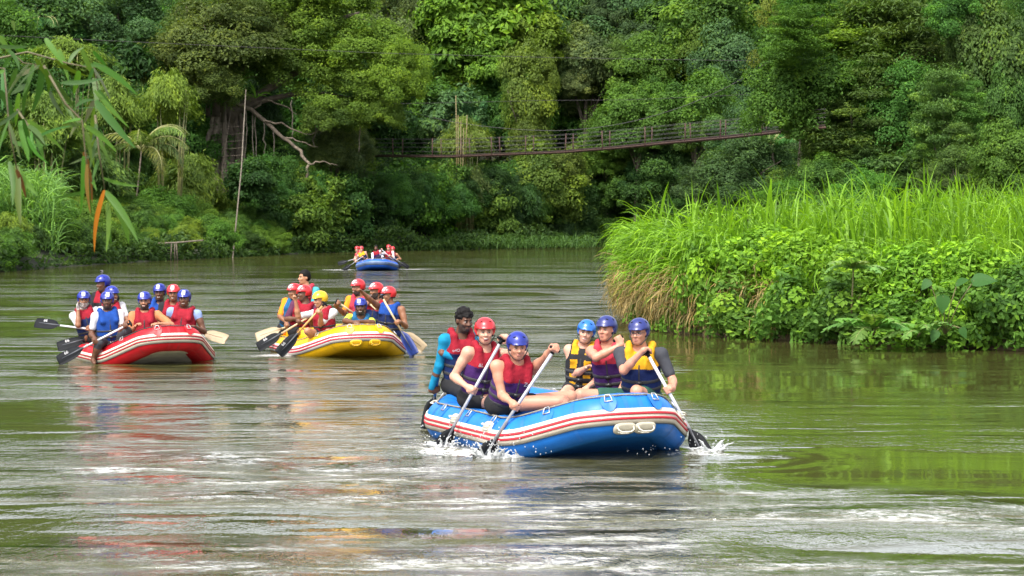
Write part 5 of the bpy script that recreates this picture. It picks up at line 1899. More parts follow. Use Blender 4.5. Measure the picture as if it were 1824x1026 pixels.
Gp, ax, sd, on = pad2('wood-shafted paddle with black blade of the yellow-helmeted rafter', (578, 541, 33.02), (496, 631, 32.92), shaft=M('varnished_shaft', (.45, .26, .08), .4, .2, 14), logo='66', face=(.3, -1, .3))
person('person in the only yellow helmet, pointing up left from the yellow raft', seat=(1.1, .45), head=(570, 534), look=(-.85, -.5, -.12), fwd=(-.35, -.92, 0), sk='tan', helmet='yellow', face='smile',
       vest=('red', 'red', None), shirt='white', sleeve=.75, handL=(527, 537, -.2), modeL='point', palmL=(-.5, -.8, 0), handR=on(.145), axR=ax, palmR=(-.3, .8, -.2), elL=(533, 560, -.12), elR=(593, 572, .0), headY=-.06, leg_len=.45, knees=((548, 590, -.28), (585, 592, -.3)), **kw)
Gp, ax, sd, on = pad2('cream-shafted paddle held up in the middle of the yellow raft', (600, 537, 34.85), (676, 590, 35.22), shaft=CREAM_SHAFT, face=(.2, -1, .6))
person('person in orange tee and pink vest, rear middle of the yellow raft', seat=(-.5, -.5), head=(637.5, 512), look=(-.8, -.55, -.02), fwd=(-.2, -.97, 0), sk='brown', helmet='red', sticker=.02, face='smile', beard='black',
       vest=('rose', 'rose', None), shirt='orange', sleeve=.7, handL=on(.03), axL=ax, palmL=(.3, .9, 0), handR=None, elL=(612, 560, -.15), headY=-.05, **kw)
person('person in blue helmet leaning crossed arms on the bow of the yellow raft', seat=(1.02, -.1), head=(642.5, 546.5), look=(-.03, -1, -.04), fwd=(0, -1, 0), sk='dark', helmet='blue', sticker=-.02, face='smile', beard='black', hip_z=.36,
       vest=('teal', 'teal', None), shirt='lime', sleeve=.6, handL=(632, 574, -.66), modeL='rest', palmL=(0, .4, -1), handR=(641, 572.5, -.64), modeR='rest', palmR=(0, .2, -1), elL=(614, 573, -.54), elR=(671, 575, -.54), headY=-.26, curl=1.2, **kw)
Gp, ax, sd, on = pad2('long paddle with tan blade trailing right of the yellow raft', (652, 536, 34.59), (756, 622, 34.69), shaft=CREAM_SHAFT, blade=TAN, face=(-.4, -1, .5))
person('bearded person in red vest and helmet, behind the pointing arm in the yellow raft', seat=(0, -.64), head=(670, 518), look=(-.85, -.5, -.02), fwd=(-.3, -.95, 0), sk='brown', helmet='red', sticker=.02, face='smile', beard='black',
       vest=('red', 'navy', None), shirt='charcoal', sleeve=.5, handL=on(.04), axL=sd, palmL=(0, .3, -1), handR=None, headY=-.06, **kw)
Gp, ax, sd, on = pad2('white paddle with blue blade at the right of the yellow raft', (680, 528, 33.65), (739, 632, 33.54), shaft=CREAM_SHAFT, blade=BLUEP, face=(-.5, -1, .1))
person('bare-armed person in blue vest pointing left from the right side of the yellow raft', seat=(.8, -.7), head=(692, 525.5), look=(-.85, -.5, -.02), fwd=(-.35, -.92, 0), sk='brown', helmet='red', sticker=.02, face='smile', sh_w=.185,
       vest=('blue', 'navy', None), handL=(645, 520, -.38), modeL='point', palmL=(-.4, -.3, -1), handR=on(.455), axR=ax, palmR=(-.5, .8, 0), elL=(664, 541, -.25), elR=(728, 572, -.02), pants='navy', headY=-.06, bulk=1.12, **kw)

# --- the far raft
GF = 'people riding in the far blue raft'
kw = dict(raft='far', h=.024, group=GF)
Gp, ax, sd, on = pad2('upper left paddle of the far raft, blade lifted', (646, 457, 90.5), (602, 470, 90.5), face=(.3, -1, .4))
person('person in red helmet at the back left of the far blue raft', seat=(-.45, .55), head=(636, 444), look=(-.3, -1, 0), fwd=(-.3, -.95, 0), sk='pale', helmet='red', vest=('rose', 'purple', None), handL=on(.35), axL=ax, handR=on(.05), axR=ax, **kw)
Gp, ax, sd, on = pad2('lower left paddle of the far raft, blade at the water', (647, 456, 89.9), (611, 482, 89.9), face=(.3, -1, .3))
person('person in yellow-and-navy vest at the front left of the far blue raft', seat=(.45, .58), head=(643.5, 444), look=(.2, -1, 0), fwd=(.1, -1, 0), sk='pale', helmet='red', vest=('yellow', 'navy', None), handL=on(.38), axL=ax, handR=on(.04), axR=ax, **kw)
person('bare-headed person in pale long sleeves sitting at the stern of the far blue raft', seat=(-1.35, 0), head=(669.6, 441.5), look=(0, -1, 0), fwd=(.1, -1, 0), sk='dark', hair='black', shirt='lilac', sleeve=1.8, vest=('red', 'purple', None), handL=None, handR=None, hip_z=.58, pants='seagreen', **kw)
Gp, ax, sd, on = pad2('front right paddle of the far raft', (678.5, 443, 89.8), (714, 476, 89.8), face=(-.3, -1, .3))
person('person in red vest over white sleeves at the front right of the far blue raft', seat=(.45, -.55), head=(692.3, 441.5), look=(-.1, -1, 0), fwd=(-.2, -1, 0), sk='pale', helmet='red', vest=('red', 'red', None), shirt='white', sleeve=1.4, handL=on(.03), axL=ax, handR=on(.4), axR=ax, **kw)
Gp, ax, sd, on = pad2('rear right paddle of the far raft', (690, 452, 90.9), (728, 477, 90.9), face=(-.3, -1, .3))
person('person mostly hidden behind the front right paddler of the far blue raft', seat=(-.45, -.68), head=(699.5, 444.5), look=(.1, -1, 0), fwd=(-.1, -1, 0), sk='tan', helmet='red', vest=('red', 'navy', None), handL=on(.03), axL=ax, handR=on(.45), axR=ax, **kw)

# ------------------------------------------------------------------ particular trees and things on the far bank
def fig_tree():
    Y = 143
    k = Y / F_PX
    base = at(400, 300, Y)
    gz = land(base[0], base[1])
    root = thing('fig_tree', (base[0], base[1], gz), 'huge spreading fig tree with yellow-green crown and aerial roots, left of centre', 'tree')
    def limb(name, pts, r0, r1, mat, seg=7):
        P = np.array([at(p[0], p[1], Y + (p[2] if len(p) > 2 else 0)) for p in pts])
        t = np.linspace(0, len(P) - 1, (len(P) - 1) * 4 + 1)
        i = np.minimum(t.astype(int), len(P) - 2); f = (t - i)[:, None]
        Q = P[i] * (1 - f) + P[i + 1] * f
        Q[1:-1] = (Q[:-2] + 2 * Q[1:-1] + Q[2:]) / 4
        Q = Q + RNG.normal(size=Q.shape) * .05
        MB().tube(Q, np.linspace(r0, r1, len(Q)), seg).part(name, root, mat)
    gb = lambda x: 390 + (CAM_H - land(*at(x, 430, Y)[:2]) + .5) * F_PX / Y
    for x0, y0, x1, y1, r in ((372, 20, 386, 210, .30), (386, 30, 394, 200, .26), (402, 40, 404, 210, .34), (362, 60, 372, 210, .16)):
        limb('trunk', [(x0, y0), ((x0 + x1) / 2 + 3, (y0 + y1) / 2), (x1, y1)], r, r * 1.1, BARK)
    for x0, x1, y1, r in ((384, 362, 300, .22), (392, 374, 330, .30), (400, 386, 350, .24), (404, 398, 310, .3), (410, 412, 380, .34), (418, 428, 420, .28), (426, 440, 420, .2), (396, 380, 280, .15)):
        limb('aerial_root', [(x0, 190), ((x0 * .6 + x1 * .4), 235), (x1, y1 - 30), (x1 + 2, y1 + 40)], r * .8, r, BARK_PALE if x0 % 4 == 0 else BARK)
    for pts, r0, r1 in (([(405, 215), (440, 180), (520, 130), (620, 95), (700, 110)], .42, .10), ([(400, 120), (450, 90), (540, 50), (640, 20)], .34, .1), ([(410, 205), (470, 175), (560, 165), (640, 175)], .28, .08), ([(395, 110), (360, 60), (330, 10)], .25, .08)):
        limb('limb', pts, r0, r1, BARK)
    limb('dead_limb', [(420, 185, -2), (448, 196, -2), (482, 226, -3), (526, 262, -3), (551, 292, -4), (543, 325, -4), (520, 398, -4)], .17, .07, M('dead_bark', (.12, .095, .068), .9, .5, 4, .03))
    for pts in ([(470, 214, -3), (510, 224, -3), (545, 241, -3), (566, 236, -3)], [(505, 245, -3), (535, 252, -3), (564, 263, -3)], [(452, 195, -2), (470, 178, -2), (508, 190, -2), (530, 205, -2)], [(551, 292, -4), (575, 286, -4), (600, 296, -4)]):
        limb('dead_branch', pts, .075, .02, M('dead_bark', (.12, .095, .068)), 6)
    for x, y0, y1 in ((450, 200, 390), (455, 205, 330), (487, 232, 370), (436, 190, 300), (640, 180, 270), (470, 215, 300), (560, 175, 260), (520, 180, 250)):
        limb('hanging_root', [(x, y0, -2), (x + 2, (y0 + y1) / 2, -2), (x - 1, y1, -2)], .045, .03, BARK_PALE, 5)
    for j, (px, py, hw, hh, dy, f) in enumerate(((470, 25, 90, 60, 2, .9), (570, 55, 95, 70, 0, 1.1), (660, 95, 85, 65, -1, 1.25), (700, 150, 62, 62, -3, 1.3), (620, 175, 75, 55, -2, 1.1), (530, 125, 80, 58, 0, .95), (430, 60, 85, 65, 3, .75), (350, 30, 70, 55, 4, .7), (590, 215, 55, 40, -3, .85), (480, 100, 60, 45, -2, .8), (725, 125, 40, 45, -4, 1.3), (560, 0, 120, 50, 2, 1.1), (680, 210, 45, 38, -3, 1.0))):
        o = link('crown', crown(('umbrella', 'fine', 'umbrella')[j % 3], j % 2), root)
        c = at(px, py, Y + dy)
        o.location = tuple(c - A(base[0], base[1], gz))
        o.scale = (hw * k * 1.15, hw * k * 1.0, hh * k * 1.15)
        o.rotation_euler = (0, 0, RNG.uniform(0, 6.28))
        o.color = (.068 * f, .118 * f, .020, 1)
    # ferns perched in the forks
    for px, py in ((395, 185), (430, 150), (455, 175), (405, 70), (445, 65)):
        c = at(px, py, Y - 3)
        V, Q, r = leaf_star(c, 14, 1.5, .16, np.random.default_rng(px))
        o = part('perched_fern', root, V, Q, LEAF, False, None, r)
        o.color = (.07, .16, .025, 1)


def leaf_star(c, n, L, w, g):
    az = g.uniform(0, 6.28, n)
    return blades(np.repeat(np.asarray(c)[None], n, 0), L * g.uniform(.6, 1.1, n), np.full(n, w), az, g.uniform(.5, 1.4, n), g.uniform(1., 2.2, n), g)


def frond(c, az, pitch, curl, L, nleaf, leaf_len, leaf_w, g, droop=.5):
    """feather leaf: rib plus paired leaflets"""
    t = np.linspace(0, 1, 13)
    ang = pitch - curl * t ** 1.3
    out = A(math.cos(az), math.sin(az), 0)
    step = L / 12
    P = [np.asarray(c, float)]
    for k in range(12): P.append(P[-1] + step * (math.cos(ang[k]) * out + math.sin(ang[k]) * A(0, 0, 1)))
    P = np.array(P)
    T = unit(np.gradient(P, axis=0))
    tt = np.linspace(.12, 1, nleaf)
    i = np.minimum((tt * 12).astype(int), 11); f = (tt * 12 - i)[:, None]
    B = P[i] * (1 - f) + P[i + 1] * f
    Tn = T[i]
    sd = unit(np.cross(Tn, A(0, 0, 1)))
    up = np.cross(sd, Tn)
    V, Q = [], []
    for s_ in (-1, 1):
        ln = leaf_len * (np.sin(np.clip(tt * .9 + .1, 0, 1) * math.pi) ** .6 * .85 + .15)[:, None]
        d = unit(sd * s_ + Tn * .55 - A(0, 0, droop) + g.normal(size=B.shape) * .12)
        w = Tn * leaf_w * .5
        mid = B + d * ln * .5 + up * .02
        tip = B + d * ln - A(0, 0, droop * .25) * ln
        v = np.stack([B - w * .3, B + w * .3, mid - w, mid + w, tip], 1)
        o = sum(len(x) for x in V)
        V.append(v.reshape(-1, 3))
        k = np.arange(len(B))[:, None] * 5 + o
        Q.append(k + np.array([[0, 2, 3, 1]])); Q.append(k + np.array([[2, 4, 4, 3]])[:, :4])
    V = np.concatenate(V)
    quads = np.concatenate([Q[0], Q[2]]); tris = np.concatenate([Q[1], Q[3]])[:, [0, 1, 3]]
    return V, quads, tris, P


def palm(px, py, Y, label, n, L, col, trunk_to, seed, dirs=None, tr=.12):
    g = np.random.default_rng(seed)
    c = at(px, py, Y)
    b = at(trunk_to[0], trunk_to[1], Y)
    root = thing('palm_tree', (b[0], b[1], b[2] - 1), label, 'palm')
    MB().tube([A(b[0], b[1], b[2] - 1), (b + c) / 2 + A(.1, 0, 0), c], [tr * 1.2, tr, tr * .8], 8).part('trunk', root, BARK)
    for k in range(n):
        az = (k * 2.4 + g.uniform(-.3, .3)) if dirs is None else dirs[k % len(dirs)] + g.uniform(-.25, .25)
        V, q, t, P = frond(c, az, g.uniform(.35, 1.25), g.uniform(1.5, 2.5), L * g.uniform(.75, 1.1), 42, L * .26, .07, g, .6)
        o = part('frond', root, V, [q, t], LEAF, False, None, g.random(len(q) + len(t)))
        o.color = tuple(x * g.uniform(.8, 1.2) for x in col) + (1,)
        MB().tube(P, np.linspace(.05, .012, len(P)), 5).part('rib', o, M('palm_rib', (.22, .22, .08), .6, .2, 9))


fig_tree()
palm(252, 268, 122, 'small palm with pale drooping fronds in the middle of the left bank', 11, 3.6, (.10, .135, .045), (233, 400), 3, dirs=[0, -.3, .4, 2.8, -1.4, .2, -.6], tr=.055)
palm(75, 40, 148, 'palm top with stiff dark fronds poking out of the trees at the top left', 12, 3.2, (.045, .10, .035), (80, 120), 5)
palm(1375, 262, 150, 'young palm under the right end of the bridge', 9, 3.0, (.05, .11, .035), (1375, 320), 8)

# bamboo ladder against the fig
rt = at(425, 460, 137)
lad = thing('bamboo_ladder', (rt[0], rt[1], 0), 'tall thin bamboo ladder leaning from the fig tree down to the water', 'ladder')
ra = [at(438, 160, 136), at(430, 300, 128), at(414, 464, 119)]
rb2 = [at(412, 190, 140), at(402, 260, 139.3), at(391, 345, 138.6)]
for pts, r_ in ((ra, .042), (rb2, .03)):
    MB().tube(pts, [r_ * .8, r_, r_ * 1.1], 7).part('rail', lad, M('weathered_cane', (.12, .10, .075), .9, .4, 5, .01) if r_ > .04 else BARK)
for y in range(225, 345, 13):
    f = (y - 160) / 140
    xl = np.interp(y, [190, 260, 345], [412, 402, 391]); xr = np.interp(y, [160, 300, 462], [438, 430, 414])
    MB().tube([at(xl - 3, y + 2, 139), at(xr + 3, y - 1, 138.4)], .024, 6).part('rung', lad, BARK)

# suspension footbridge
BPX = [640, 676, 800, 900, 1000, 1100, 1200, 1300, 1430, 1470]
BPY = [276, 277, 278, 274, 270, 262, 252, 243, 229, 225]


def bridge_pt(px, dy=0, dz=0.):
    Y = np.interp(px, [640, 1470], [150, 80])
    p = at(px, np.interp(px, BPX, BPY), Y)
    return p + A(0, dy, dz)


bp = bridge_pt(1000)
br = thing('suspension_footbridge', bp, 'rusty rope suspension footbridge hanging across the river valley', 'bridge')
RUST = M('rusty_steel', (.055, .026, .020), .8, .4, 9, .004)
DKW = M('deck_wood', (.040, .026, .020), .85, .4, 7, .006)
xs = np.linspace(640, 1470, 60)
for dy in (0, 1.3):
    MB().tube([bridge_pt(x, dy, -.04) for x in xs], .045, 6).part('deck_beam', br, RUST)
for i in range(len(xs) * 3 - 3):
    x0 = xs[0] + (xs[-1] - xs[0]) * i / (len(xs) * 3 - 3); x1 = x0 + (xs[-1] - xs[0]) / (len(xs) * 3 - 3) * .88
    a, b = bridge_pt(x0), bridge_pt(x1)
    dx = b - a
    v = [a + A(0, -.1, .03), b + A(0, -.1, .03), b + A(0, 1.4, .03), a + A(0, 1.4, .03)]
    v = v + [p + A(0, 0, .05) for p in v]
    part('plank', br, np.array(v), np.array([(0, 3, 2, 1), (4, 5, 6, 7), (0, 1, 5, 4), (2, 3, 7, 6), (1, 2, 6, 5), (3, 0, 4, 7)]), DKW, False)
for x in (700, 770, 822, 876, 936, 1007, 1073, 1149, 1220, 1283, 1357, 1417):
    for j, dy in enumerate((-.08, 1.38)):
        p = bridge_pt(x + j * 15, dy)
        q_ = p + A(RNG.normal() * .04, 0, 1.15 * p[1] / 135)
        MB().tube([p - A(0, 0, .15), q_], .036, 6).part('post', br, RUST)
for dy in (-.08, 1.38):
    for hz in (.3, .58, .86, 1.12):
        MB().tube([bridge_pt(x, dy, hz * np.interp(x, [640, 1470], [1.1, .6])) for x in xs], .009, 5).part('rail_cable', br, M('steel_cable', (.06, .055, .055), .7, .3, 9))
MB().tube([bridge_pt(x, .6, 1.2 + 3.2 * ((x - 1050) / 420) ** 2) for x in xs], .016, 5).part('main_cable', br, M('steel_cable', (.06, .055, .055)))


def wire(label, pts, Y):
    P = [at(*p, Y) for p in pts]
    o = MB().tube(P, .015, 5).part('overhead_cable', None, M('black_cable', (.025, .022, .022), .7, .2, 9))
    tag(o, label, 'cable')


wire('thin black cable sagging across the whole valley above the bridge', [(-60, 60), (160, 71), (400, 82), (690, 95), (1000, 103), (1380, 109), (1824, 122), (1900, 124)], 128)
wire('thin dark cable strung in front of the trees just above the bridge', [(640, 186), (800, 183), (960, 179), (1120, 178), (1300, 170), (1440, 160)], 155)

# yellow poles, jetty rail, fallen stalk, boulder
bp_ = at(820, 275, 155)
po = thing('bamboo_poles', bp_, 'cluster of bare yellowish bamboo poles standing behind the left part of the bridge', 'bamboo')
for x0, y0, x1, y1 in ((812, 170, 815, 420), (816, 205, 817, 430), (821, 215, 819, 410), (832, 205, 829, 300), (826, 228, 822, 400)):
    MB().tube([at(x0, y0, 155), at((x0 + x1) / 2, (y0 + y1) / 2, 155), at(x1, y1, 155)], .036, 6).part('culm', po, M('yellow_cane', (.13, .10, .032), .5, .3, 6))
jr = at(310, 464, 111)
jt = thing('jetty_rail', (jr[0], jr[1], 0), 'rough wooden rail on posts standing in the water by the left bank', 'rail')
MB().tube([at(272, 434, 111), at(315, 432, 111), at(362, 428, 111)], .045, 7).part('rail', jt, M('weathered_cane', (.12, .10, .075)))
for x in (306, 311, 314):
    MB().tube([at(x, 431, 111), at(x + (x - 310) * .6, 467, 111)], .035, 7).part('post', jt, BARK)
st = MB().tube([at(78, 366, 112), at(100, 405, 112), at(119, 441, 112)], [.05, .045, .04], 6).part('dead_stalk', None, M('orange_cane', (.30, .13, .045), .7, .3, 8))
tag(st, 'dead orange bamboo stalk leaning over the left bank', 'bamboo')


def boulder(px, py, Y, r, label, seed):
    g = np.random.default_rng(seed)
    c = at(px, py, Y)
    f = Field(c - np.max(r) * 1.4, c + np.max(r) * 1.4, .07)
    for j in range(9):
        f.ell(c + g.normal(size=3) * np.asarray(r) * .4, np.asarray(r) * g.uniform(.5, .8, 3), None, .12)
    V, Q = f.mesh()
    V = V + .03 * np.sin(V[:, [1, 2, 0]] * 7) + .015 * np.sin(V[:, [2, 0, 1]] * 19)
    o = part('boulder', None, V, Q, M('river_stone', (.22, .17, .12), .9, .4, 3, .05))
    tag(o, label, 'rock')


boulder(125, 476, 112, (.55, .5, .35), 'brown boulder at the water line of the left bank', 4)
boulder(1050, 428, 170, (1.2, .9, .7), 'reddish rock at the far water edge left of the tall grass', 6)


def bank_grass(name, pxr, n, Y0, Y1, zr, L, col, seed):
    g = np.random.default_rng(seed)
    px = g.uniform(pxr[0], pxr[1], n); Y = g.uniform(Y0, Y1, n)
    x = (px - 912) / F_PX * Y
    z = np.maximum(ground(x, Y), 0) + g.uniform(zr[0], zr[1], n)
    V, Q, r = blades(np.stack([x, Y, z], 1), L * g.uniform(.6, 1.2, n), g.uniform(.05, .10, n), g.uniform(0, 6.28, n), np.radians(g.normal(68, 14, n)), g.uniform(1.0, 2.8, n), g, 4)
    o = part(name, None, V, Q, LEAF, False, None, r)
    o.color = tuple(col) + (1,)
    tag(o, kind='stuff')


bank_grass('reed_grass', (-120, 105), 5200, 97, 112, (0, 3.0), 1.9, (.10, .20, .055), 2)
bank_grass('shore_grass', (770, 1060), 1500, 149, 163, (0, .5), 1.2, (.04, .085, .024), 3)

# ------------------------------------------------------------------ broad-leaved plants at the foot of the grass
def pinnate(px, py, Y, label, n, L, lw, col, seed, az0=-1.57, spread=1.5, pitch=(.2, .9)):
    g = np.random.default_rng(seed)
    c = at(px, py, Y)
    root = thing('pinnate_plant', (c[0], c[1] + .2, .3), label, 'plant')
    MB().tube([A(c[0], c[1] + .25, .25), c], [.02, .014], 6).part('stem', root, M('green_stem', (.12, .11, .04)))
    for k in range(n):
        az = az0 + (k / (n - 1) - .5) * 2 * spread if n > 1 else az0
        V, q, t, P = frond(c, az, g.uniform(*pitch), g.uniform(.9, 1.7), L * g.uniform(.8, 1.15), 9, L * .30, lw, g, .25)
        o = part('frond', root, V, [q, t], LEAF, False, None, .35 + .4 * g.random(len(q) + len(t)))
        o.color = tuple(x * g.uniform(.85, 1.15) for x in col) + (1,)
        MB().tube(P, np.linspace(.008, .003, len(P)), 5).part('rib', o, M('palm_rib', (.22, .22, .08)))


pinnate(1520, 480, 36.3, 'plant with broad pale pinnate leaves halfway up the right bank', 6, .62, .13, (.11, .20, .07), 1)
pinnate(1560, 585, 35.0, 'plant with large fern-like fronds drooping to the water on the right bank', 8, .85, .16, (.085, .175, .045), 2, spread=1.9)
pinnate(1640, 592, 34.6, 'second fern-like plant at the water, right of the larger one', 5, .6, .13, (.10, .19, .05), 3, spread=1.6)


def big_leaf(root, base, d, n, L, W, col, name='leaf'):
    d = unit(d); n = unit(n - d * np.dot(n, d)); s = np.cross(d, n)
    V, q = [], []
    ts = np.linspace(0, 1, 9)
    wd = np.array([.0, .42, .50, .50, .44, .36, .25, .12, 0])
    for t, w in zip(ts, wd):
        sag = -.22 * t * t * L
        cpt = np.asarray(base) + d * (t - .12) * L + n * sag
        for x, up in ((-1, .06), (-.5, .045), (0, 0), (.5, .045), (1, .06)):
            V.append(cpt + s * x * w * W + n * up * W)
    for i in range(8):
        for j in range(4): q.append((i * 5 + j, i * 5 + j + 1, (i + 1) * 5 + j + 1, (i + 1) * 5 + j))
    o = part(name, root, np.array(V), np.array(q), LEAF, True, None, np.full(len(q), .5))
    o.color = tuple(col) + (1,)
    return o


tc = at(1690, 560, 34.3)
taro = thing('taro_plant', (tc[0], tc[1] + .3, .25), 'taro plant with heart-shaped blue-green leaves at the water on the right bank', 'plant')
for px, py, L, dx, dz in ((1680, 528, .42, -.1, -1), (1655, 500, .30, -.9, -.5), (1735, 500, .55, .7, .5), (1705, 505, .34, .3, .6), (1712, 585, .28, .6, -.7), (1668, 590, .3, -.6, -.8)):
    b0 = at(px, py, 34.25)
    MB().tube([A(tc[0], tc[1] + .3, .3), (A(tc[0], tc[1] + .3, .3) + b0) / 2 + A(0, 0, .1), b0], .009, 6).part('stalk', taro, M('green_stem', (.12, .11, .04)))
    big_leaf(taro, b0, A(dx, -.35, dz - .4), A(0, -1, .9), L * .8, L * .55, (.030, .085, .022))

# ------------------------------------------------------------------ near bamboo sprays hanging into the picture, top left
NEAR = leaf_mat('near_bamboo_leaf', None, .45, .45, .3)


def near_leaf(root, b, t, w, Y, col, g):
    k = 1 / 2.052
    B, T_ = at(b[0] * k, b[1] * k, Y), at(t[0] * k, t[1] * k, Y + g.normal() * .07)
    d = T_ - B
    L = np.linalg.norm(d)
    W = .82 * w * k / F_PX * Y
    fw = unit(A(0, -1, .25) + g.normal(size=3) * .35)
    u = unit(d); n = unit(fw - u * (fw @ u)); s = np.cross(u, n)
    ts = np.linspace(0, 1, 11)
    wd = np.sin(np.clip(ts * .93 + .04, 0, 1) ** .62 * math.pi) ** .8 * .5
    wd[-1] = .0
    bow = g.normal() * .04
    V, q = [], []
    for tt, ww in zip(ts, wd):
        c = B + d * tt + n * (.10 * L * tt * (1 - tt)) + s * bow * L * math.sin(math.pi * tt)
        for x, up in ((-1, .12), (0, 0), (1, .12)): V.append(c + s * x * ww * W + n * up * ww * W)
    for i in range(10):
        for j in range(2): q.append((i * 3 + j, i * 3 + j + 1, (i + 1) * 3 + j + 1, (i + 1) * 3 + j))
    o = part('leaf', root, np.array(V), np.array(q), NEAR, True, None, np.full(len(q), g.uniform(.3, .7)))
    o.color = tuple(col) + (1,)


def near_bamboo():
    g = np.random.default_rng(12)
    G1, G2, G3, OR, BR = (.050, .120, .010), (.032, .085, .014), (.050, .088, .034), (.30, .10, .010), (.11, .065, .02)
    SP = [
        ('upper bamboo spray with long green leaves hanging in the top left corner', 8.2, [[(-120, 225), (0, 212), (100, 190), (250, 232), (345, 250), (365, 370)], [(-60, 150), (30, 182), (85, 230), (160, 240)]],
         [((155, 240), (115, 415), 30, G2), ((155, 240), (280, 398), 38, G2), ((155, 235), (35, 292), 26, G3), ((165, 140), (232, 238), 26, G1), ((100, 310), (38, 347), 28, G3), ((345, 368), (308, 452), 36, G3), ((350, 368), (498, 545), 38, G2), ((275, 390), (348, 365), 20, G3), ((340, 230), (505, 350), 30, G1), ((300, 180), (348, 292), 24, G1), ((345, 285), (350, 410), 36, G1), ((225, 302), (385, 285), 22, G2), ((290, 258), (268, 345), 32, G1), ((345, 395), (345, 625), 26, G1), ((345, 330), (475, 470), 22, G1), ((215, 180), (252, 300), 22, G1), ((340, 188), (390, 245), 20, G1), ((180, 330), (235, 425), 24, G3), ((110, 285), (85, 430), 22, G2), ((60, 250), (30, 362), 24, G2), ((15, 248), (8, 405), 28, G2), ((0, 330), (52, 452), 32, G2), ((0, 130), (60, 215), 24, G1), ((45, 75), (52, 115), 18, G1), ((100, 190), (30, 150), 22, G1), ((250, 232), (310, 170), 20, G1), ((130, 215), (190, 300), 22, G1)]),
        ('middle bamboo spray with drooping leaves at the left edge', 7.7, [[(-90, 240), (15, 250), (35, 480), (62, 620)], [(62, 400), (110, 470), (140, 500)]],
         [((315, 460), (428, 558), 28, G1), ((100, 440), (238, 558), 26, G1), ((75, 440), (106, 594), 36, G1), ((135, 490), (162, 592), 22, G1), ((35, 590), (45, 755), 26, G1), ((60, 605), (76, 830), 36, G1), ((60, 612), (142, 720), 26, G1), ((25, 480), (-10, 535), 24, G1), ((70, 340), (58, 465), 22, G1), ((100, 500), (180, 600), 18, G1), ((50, 560), (20, 600), 18, G1), ((60, 620), (95, 725), 20, BR)]),
        ('lowest bamboo spray with one orange leaf, hanging left of the red raft', 8.0, [[(160, 240), (240, 380), (300, 440), (312, 560), (332, 705)], [(348, 420), (362, 560), (384, 700)]],
         [((308, 555), (338, 745), 28, BR), ((305, 570), (294, 785), 22, G1), ((318, 600), (332, 785), 20, BR), ((315, 480), (335, 602), 22, G1), ((381, 695), (345, 925), 21, OR), ((385, 700), (472, 895), 36, G1), ((385, 698), (508, 890), 32, G1), ((394, 740), (388, 925), 28, G1), ((400, 760), (407, 895), 20, G1), ((330, 640), (355, 700), 18, G1), ((300, 440), (255, 505), 18, G3)]),
    ]
    k = 1 / 2.052
    for lab, Y, stems, lv in SP:
        b = at(stems[0][0][0] * k, stems[0][0][1] * k, Y)
        root = thing('bamboo_spray', b, lab, 'bamboo')
        for st_ in stems:
            P = np.array([at(x * k, y * k, Y + .02) for x, y in st_])
            MB().tube(P, np.linspace(.006, .002, len(P)), 6).part('twig', root, M('bamboo_twig', (.07, .06, .02), .6, .3, 20))
        for st_ in stems:                                     # smaller leaves along every twig
            for j in range(7):
                i = g.integers(0, len(st_) - 1); f = g.random()
                bx, by = st_[i][0] + (st_[i + 1][0] - st_[i][0]) * f, st_[i][1] + (st_[i + 1][1] - st_[i][1]) * f
                a, ln = g.normal(1.45, .75), g.uniform(70, 150)
                lv = lv + [((bx, by), (bx + math.cos(a) * ln, by + math.sin(a) * ln), g.uniform(13, 24), (G1, G2, G3, G2)[g.integers(0, 4)])]
        for b_, t_, w_, c_ in lv: near_leaf(root, b_, t_, w_, Y + g.normal() * .12, tuple(x * g.uniform(.6, 1.05) for x in c_), g)


near_bamboo()


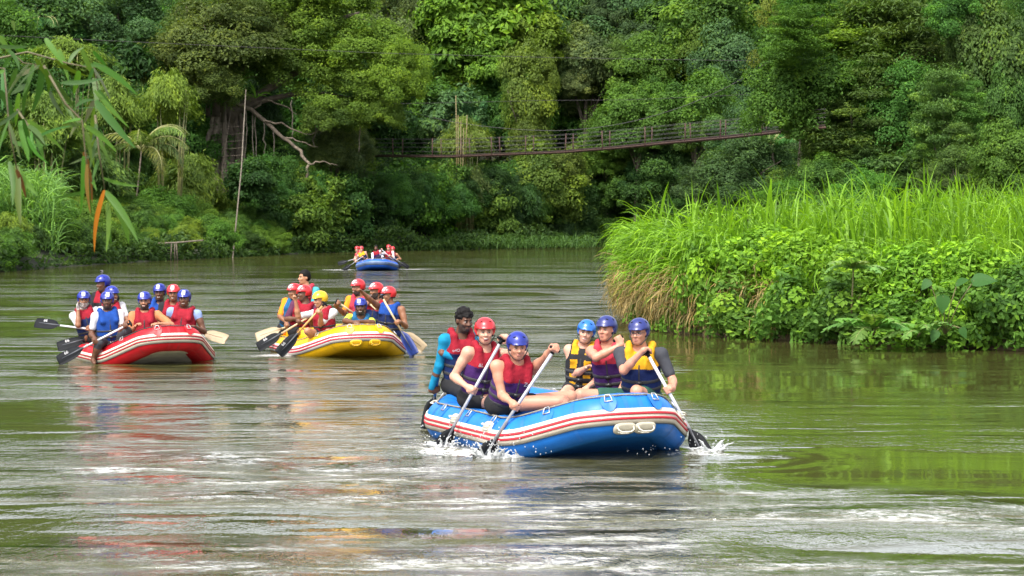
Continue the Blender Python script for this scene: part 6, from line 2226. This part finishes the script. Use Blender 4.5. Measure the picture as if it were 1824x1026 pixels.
# ------------------------------------------------------------------ drops thrown up by the paddles
def splashes():
    g = np.random.default_rng(31)
    b = MB()
    for px, py, Y, n, sx, sz in ((868, 800, 19.2, 70, .16, .12), (795, 795, 19.9, 40, .13, .08), (1258, 800, 19.6, 26, .14, .06), (905, 806, 19.1, 40, .25, .06), (1180, 806, 19.3, 20, .2, .03)):
        c = at(px, py, Y)
        for _ in range(n):
            p = c + g.normal(size=3) * A(sx, .12, 0) + A(0, 0, abs(g.normal()) * sz)
            p[2] = max(p[2], .01)
            b.ell(p, A(1, 1, 1.3) * g.uniform(.003, .008), None, 5, 4)
    spl = []
    for px, py, Y, sc_ in ((870, 807, 19.35, .95), (790, 803, 20.1, .72), (1262, 806, 19.8, .7), (905, 811, 19.3, .5)):
        c = at(px, py, Y); c[2] = -.02
        f = Field(c - A(.4, .3, .05), c + A(.4, .3, .35), .0085)
        for j in range(26):
            a = g.uniform(0, 6.28); e = g.uniform(.25, 1.2)
            L = g.uniform(.05, .17) * sc_
            b0 = c + A(math.cos(a), math.sin(a) * .7, 0) * g.uniform(.02, .15) * sc_
            d = A(math.cos(a) * math.cos(e), math.sin(a) * math.cos(e) * .7, math.sin(e))
            m_ = b0 + d * L + A(g.normal(), g.normal(), 0) * .012
            f.cone(b0, m_, .026 * sc_ * g.uniform(.5, 1), .009, .03)
            f.cone(m_, m_ + d * L * .5 + A(math.cos(a) * .03, 0, -.02), .010, .005, .012)
            f.ell(m_ + d * L * .8 + g.normal(size=3) * .02, A(.009, .009, .012) * g.uniform(.6, 1.2), None, .004)
        spl.append(f.mesh())
    m, n_, l_, p_ = nodes_of('water_drop')
    p_.inputs['Base Color'].default_value = (.62, .64, .64, 1)
    p_.inputs['Roughness'].default_value = .1
    p_.inputs['Transmission Weight'].default_value = .45
    o = b.part('splash_drops', None, m)
    tag(o, kind='stuff')
    off, VV, QQ = 0, [], []
    for V, Q in spl:
        VV.append(V); QQ.append(Q + off); off += len(V)
    o = part('splash', None, np.concatenate(VV), np.concatenate(QQ), m)
    tag(o, kind='stuff')


splashes()
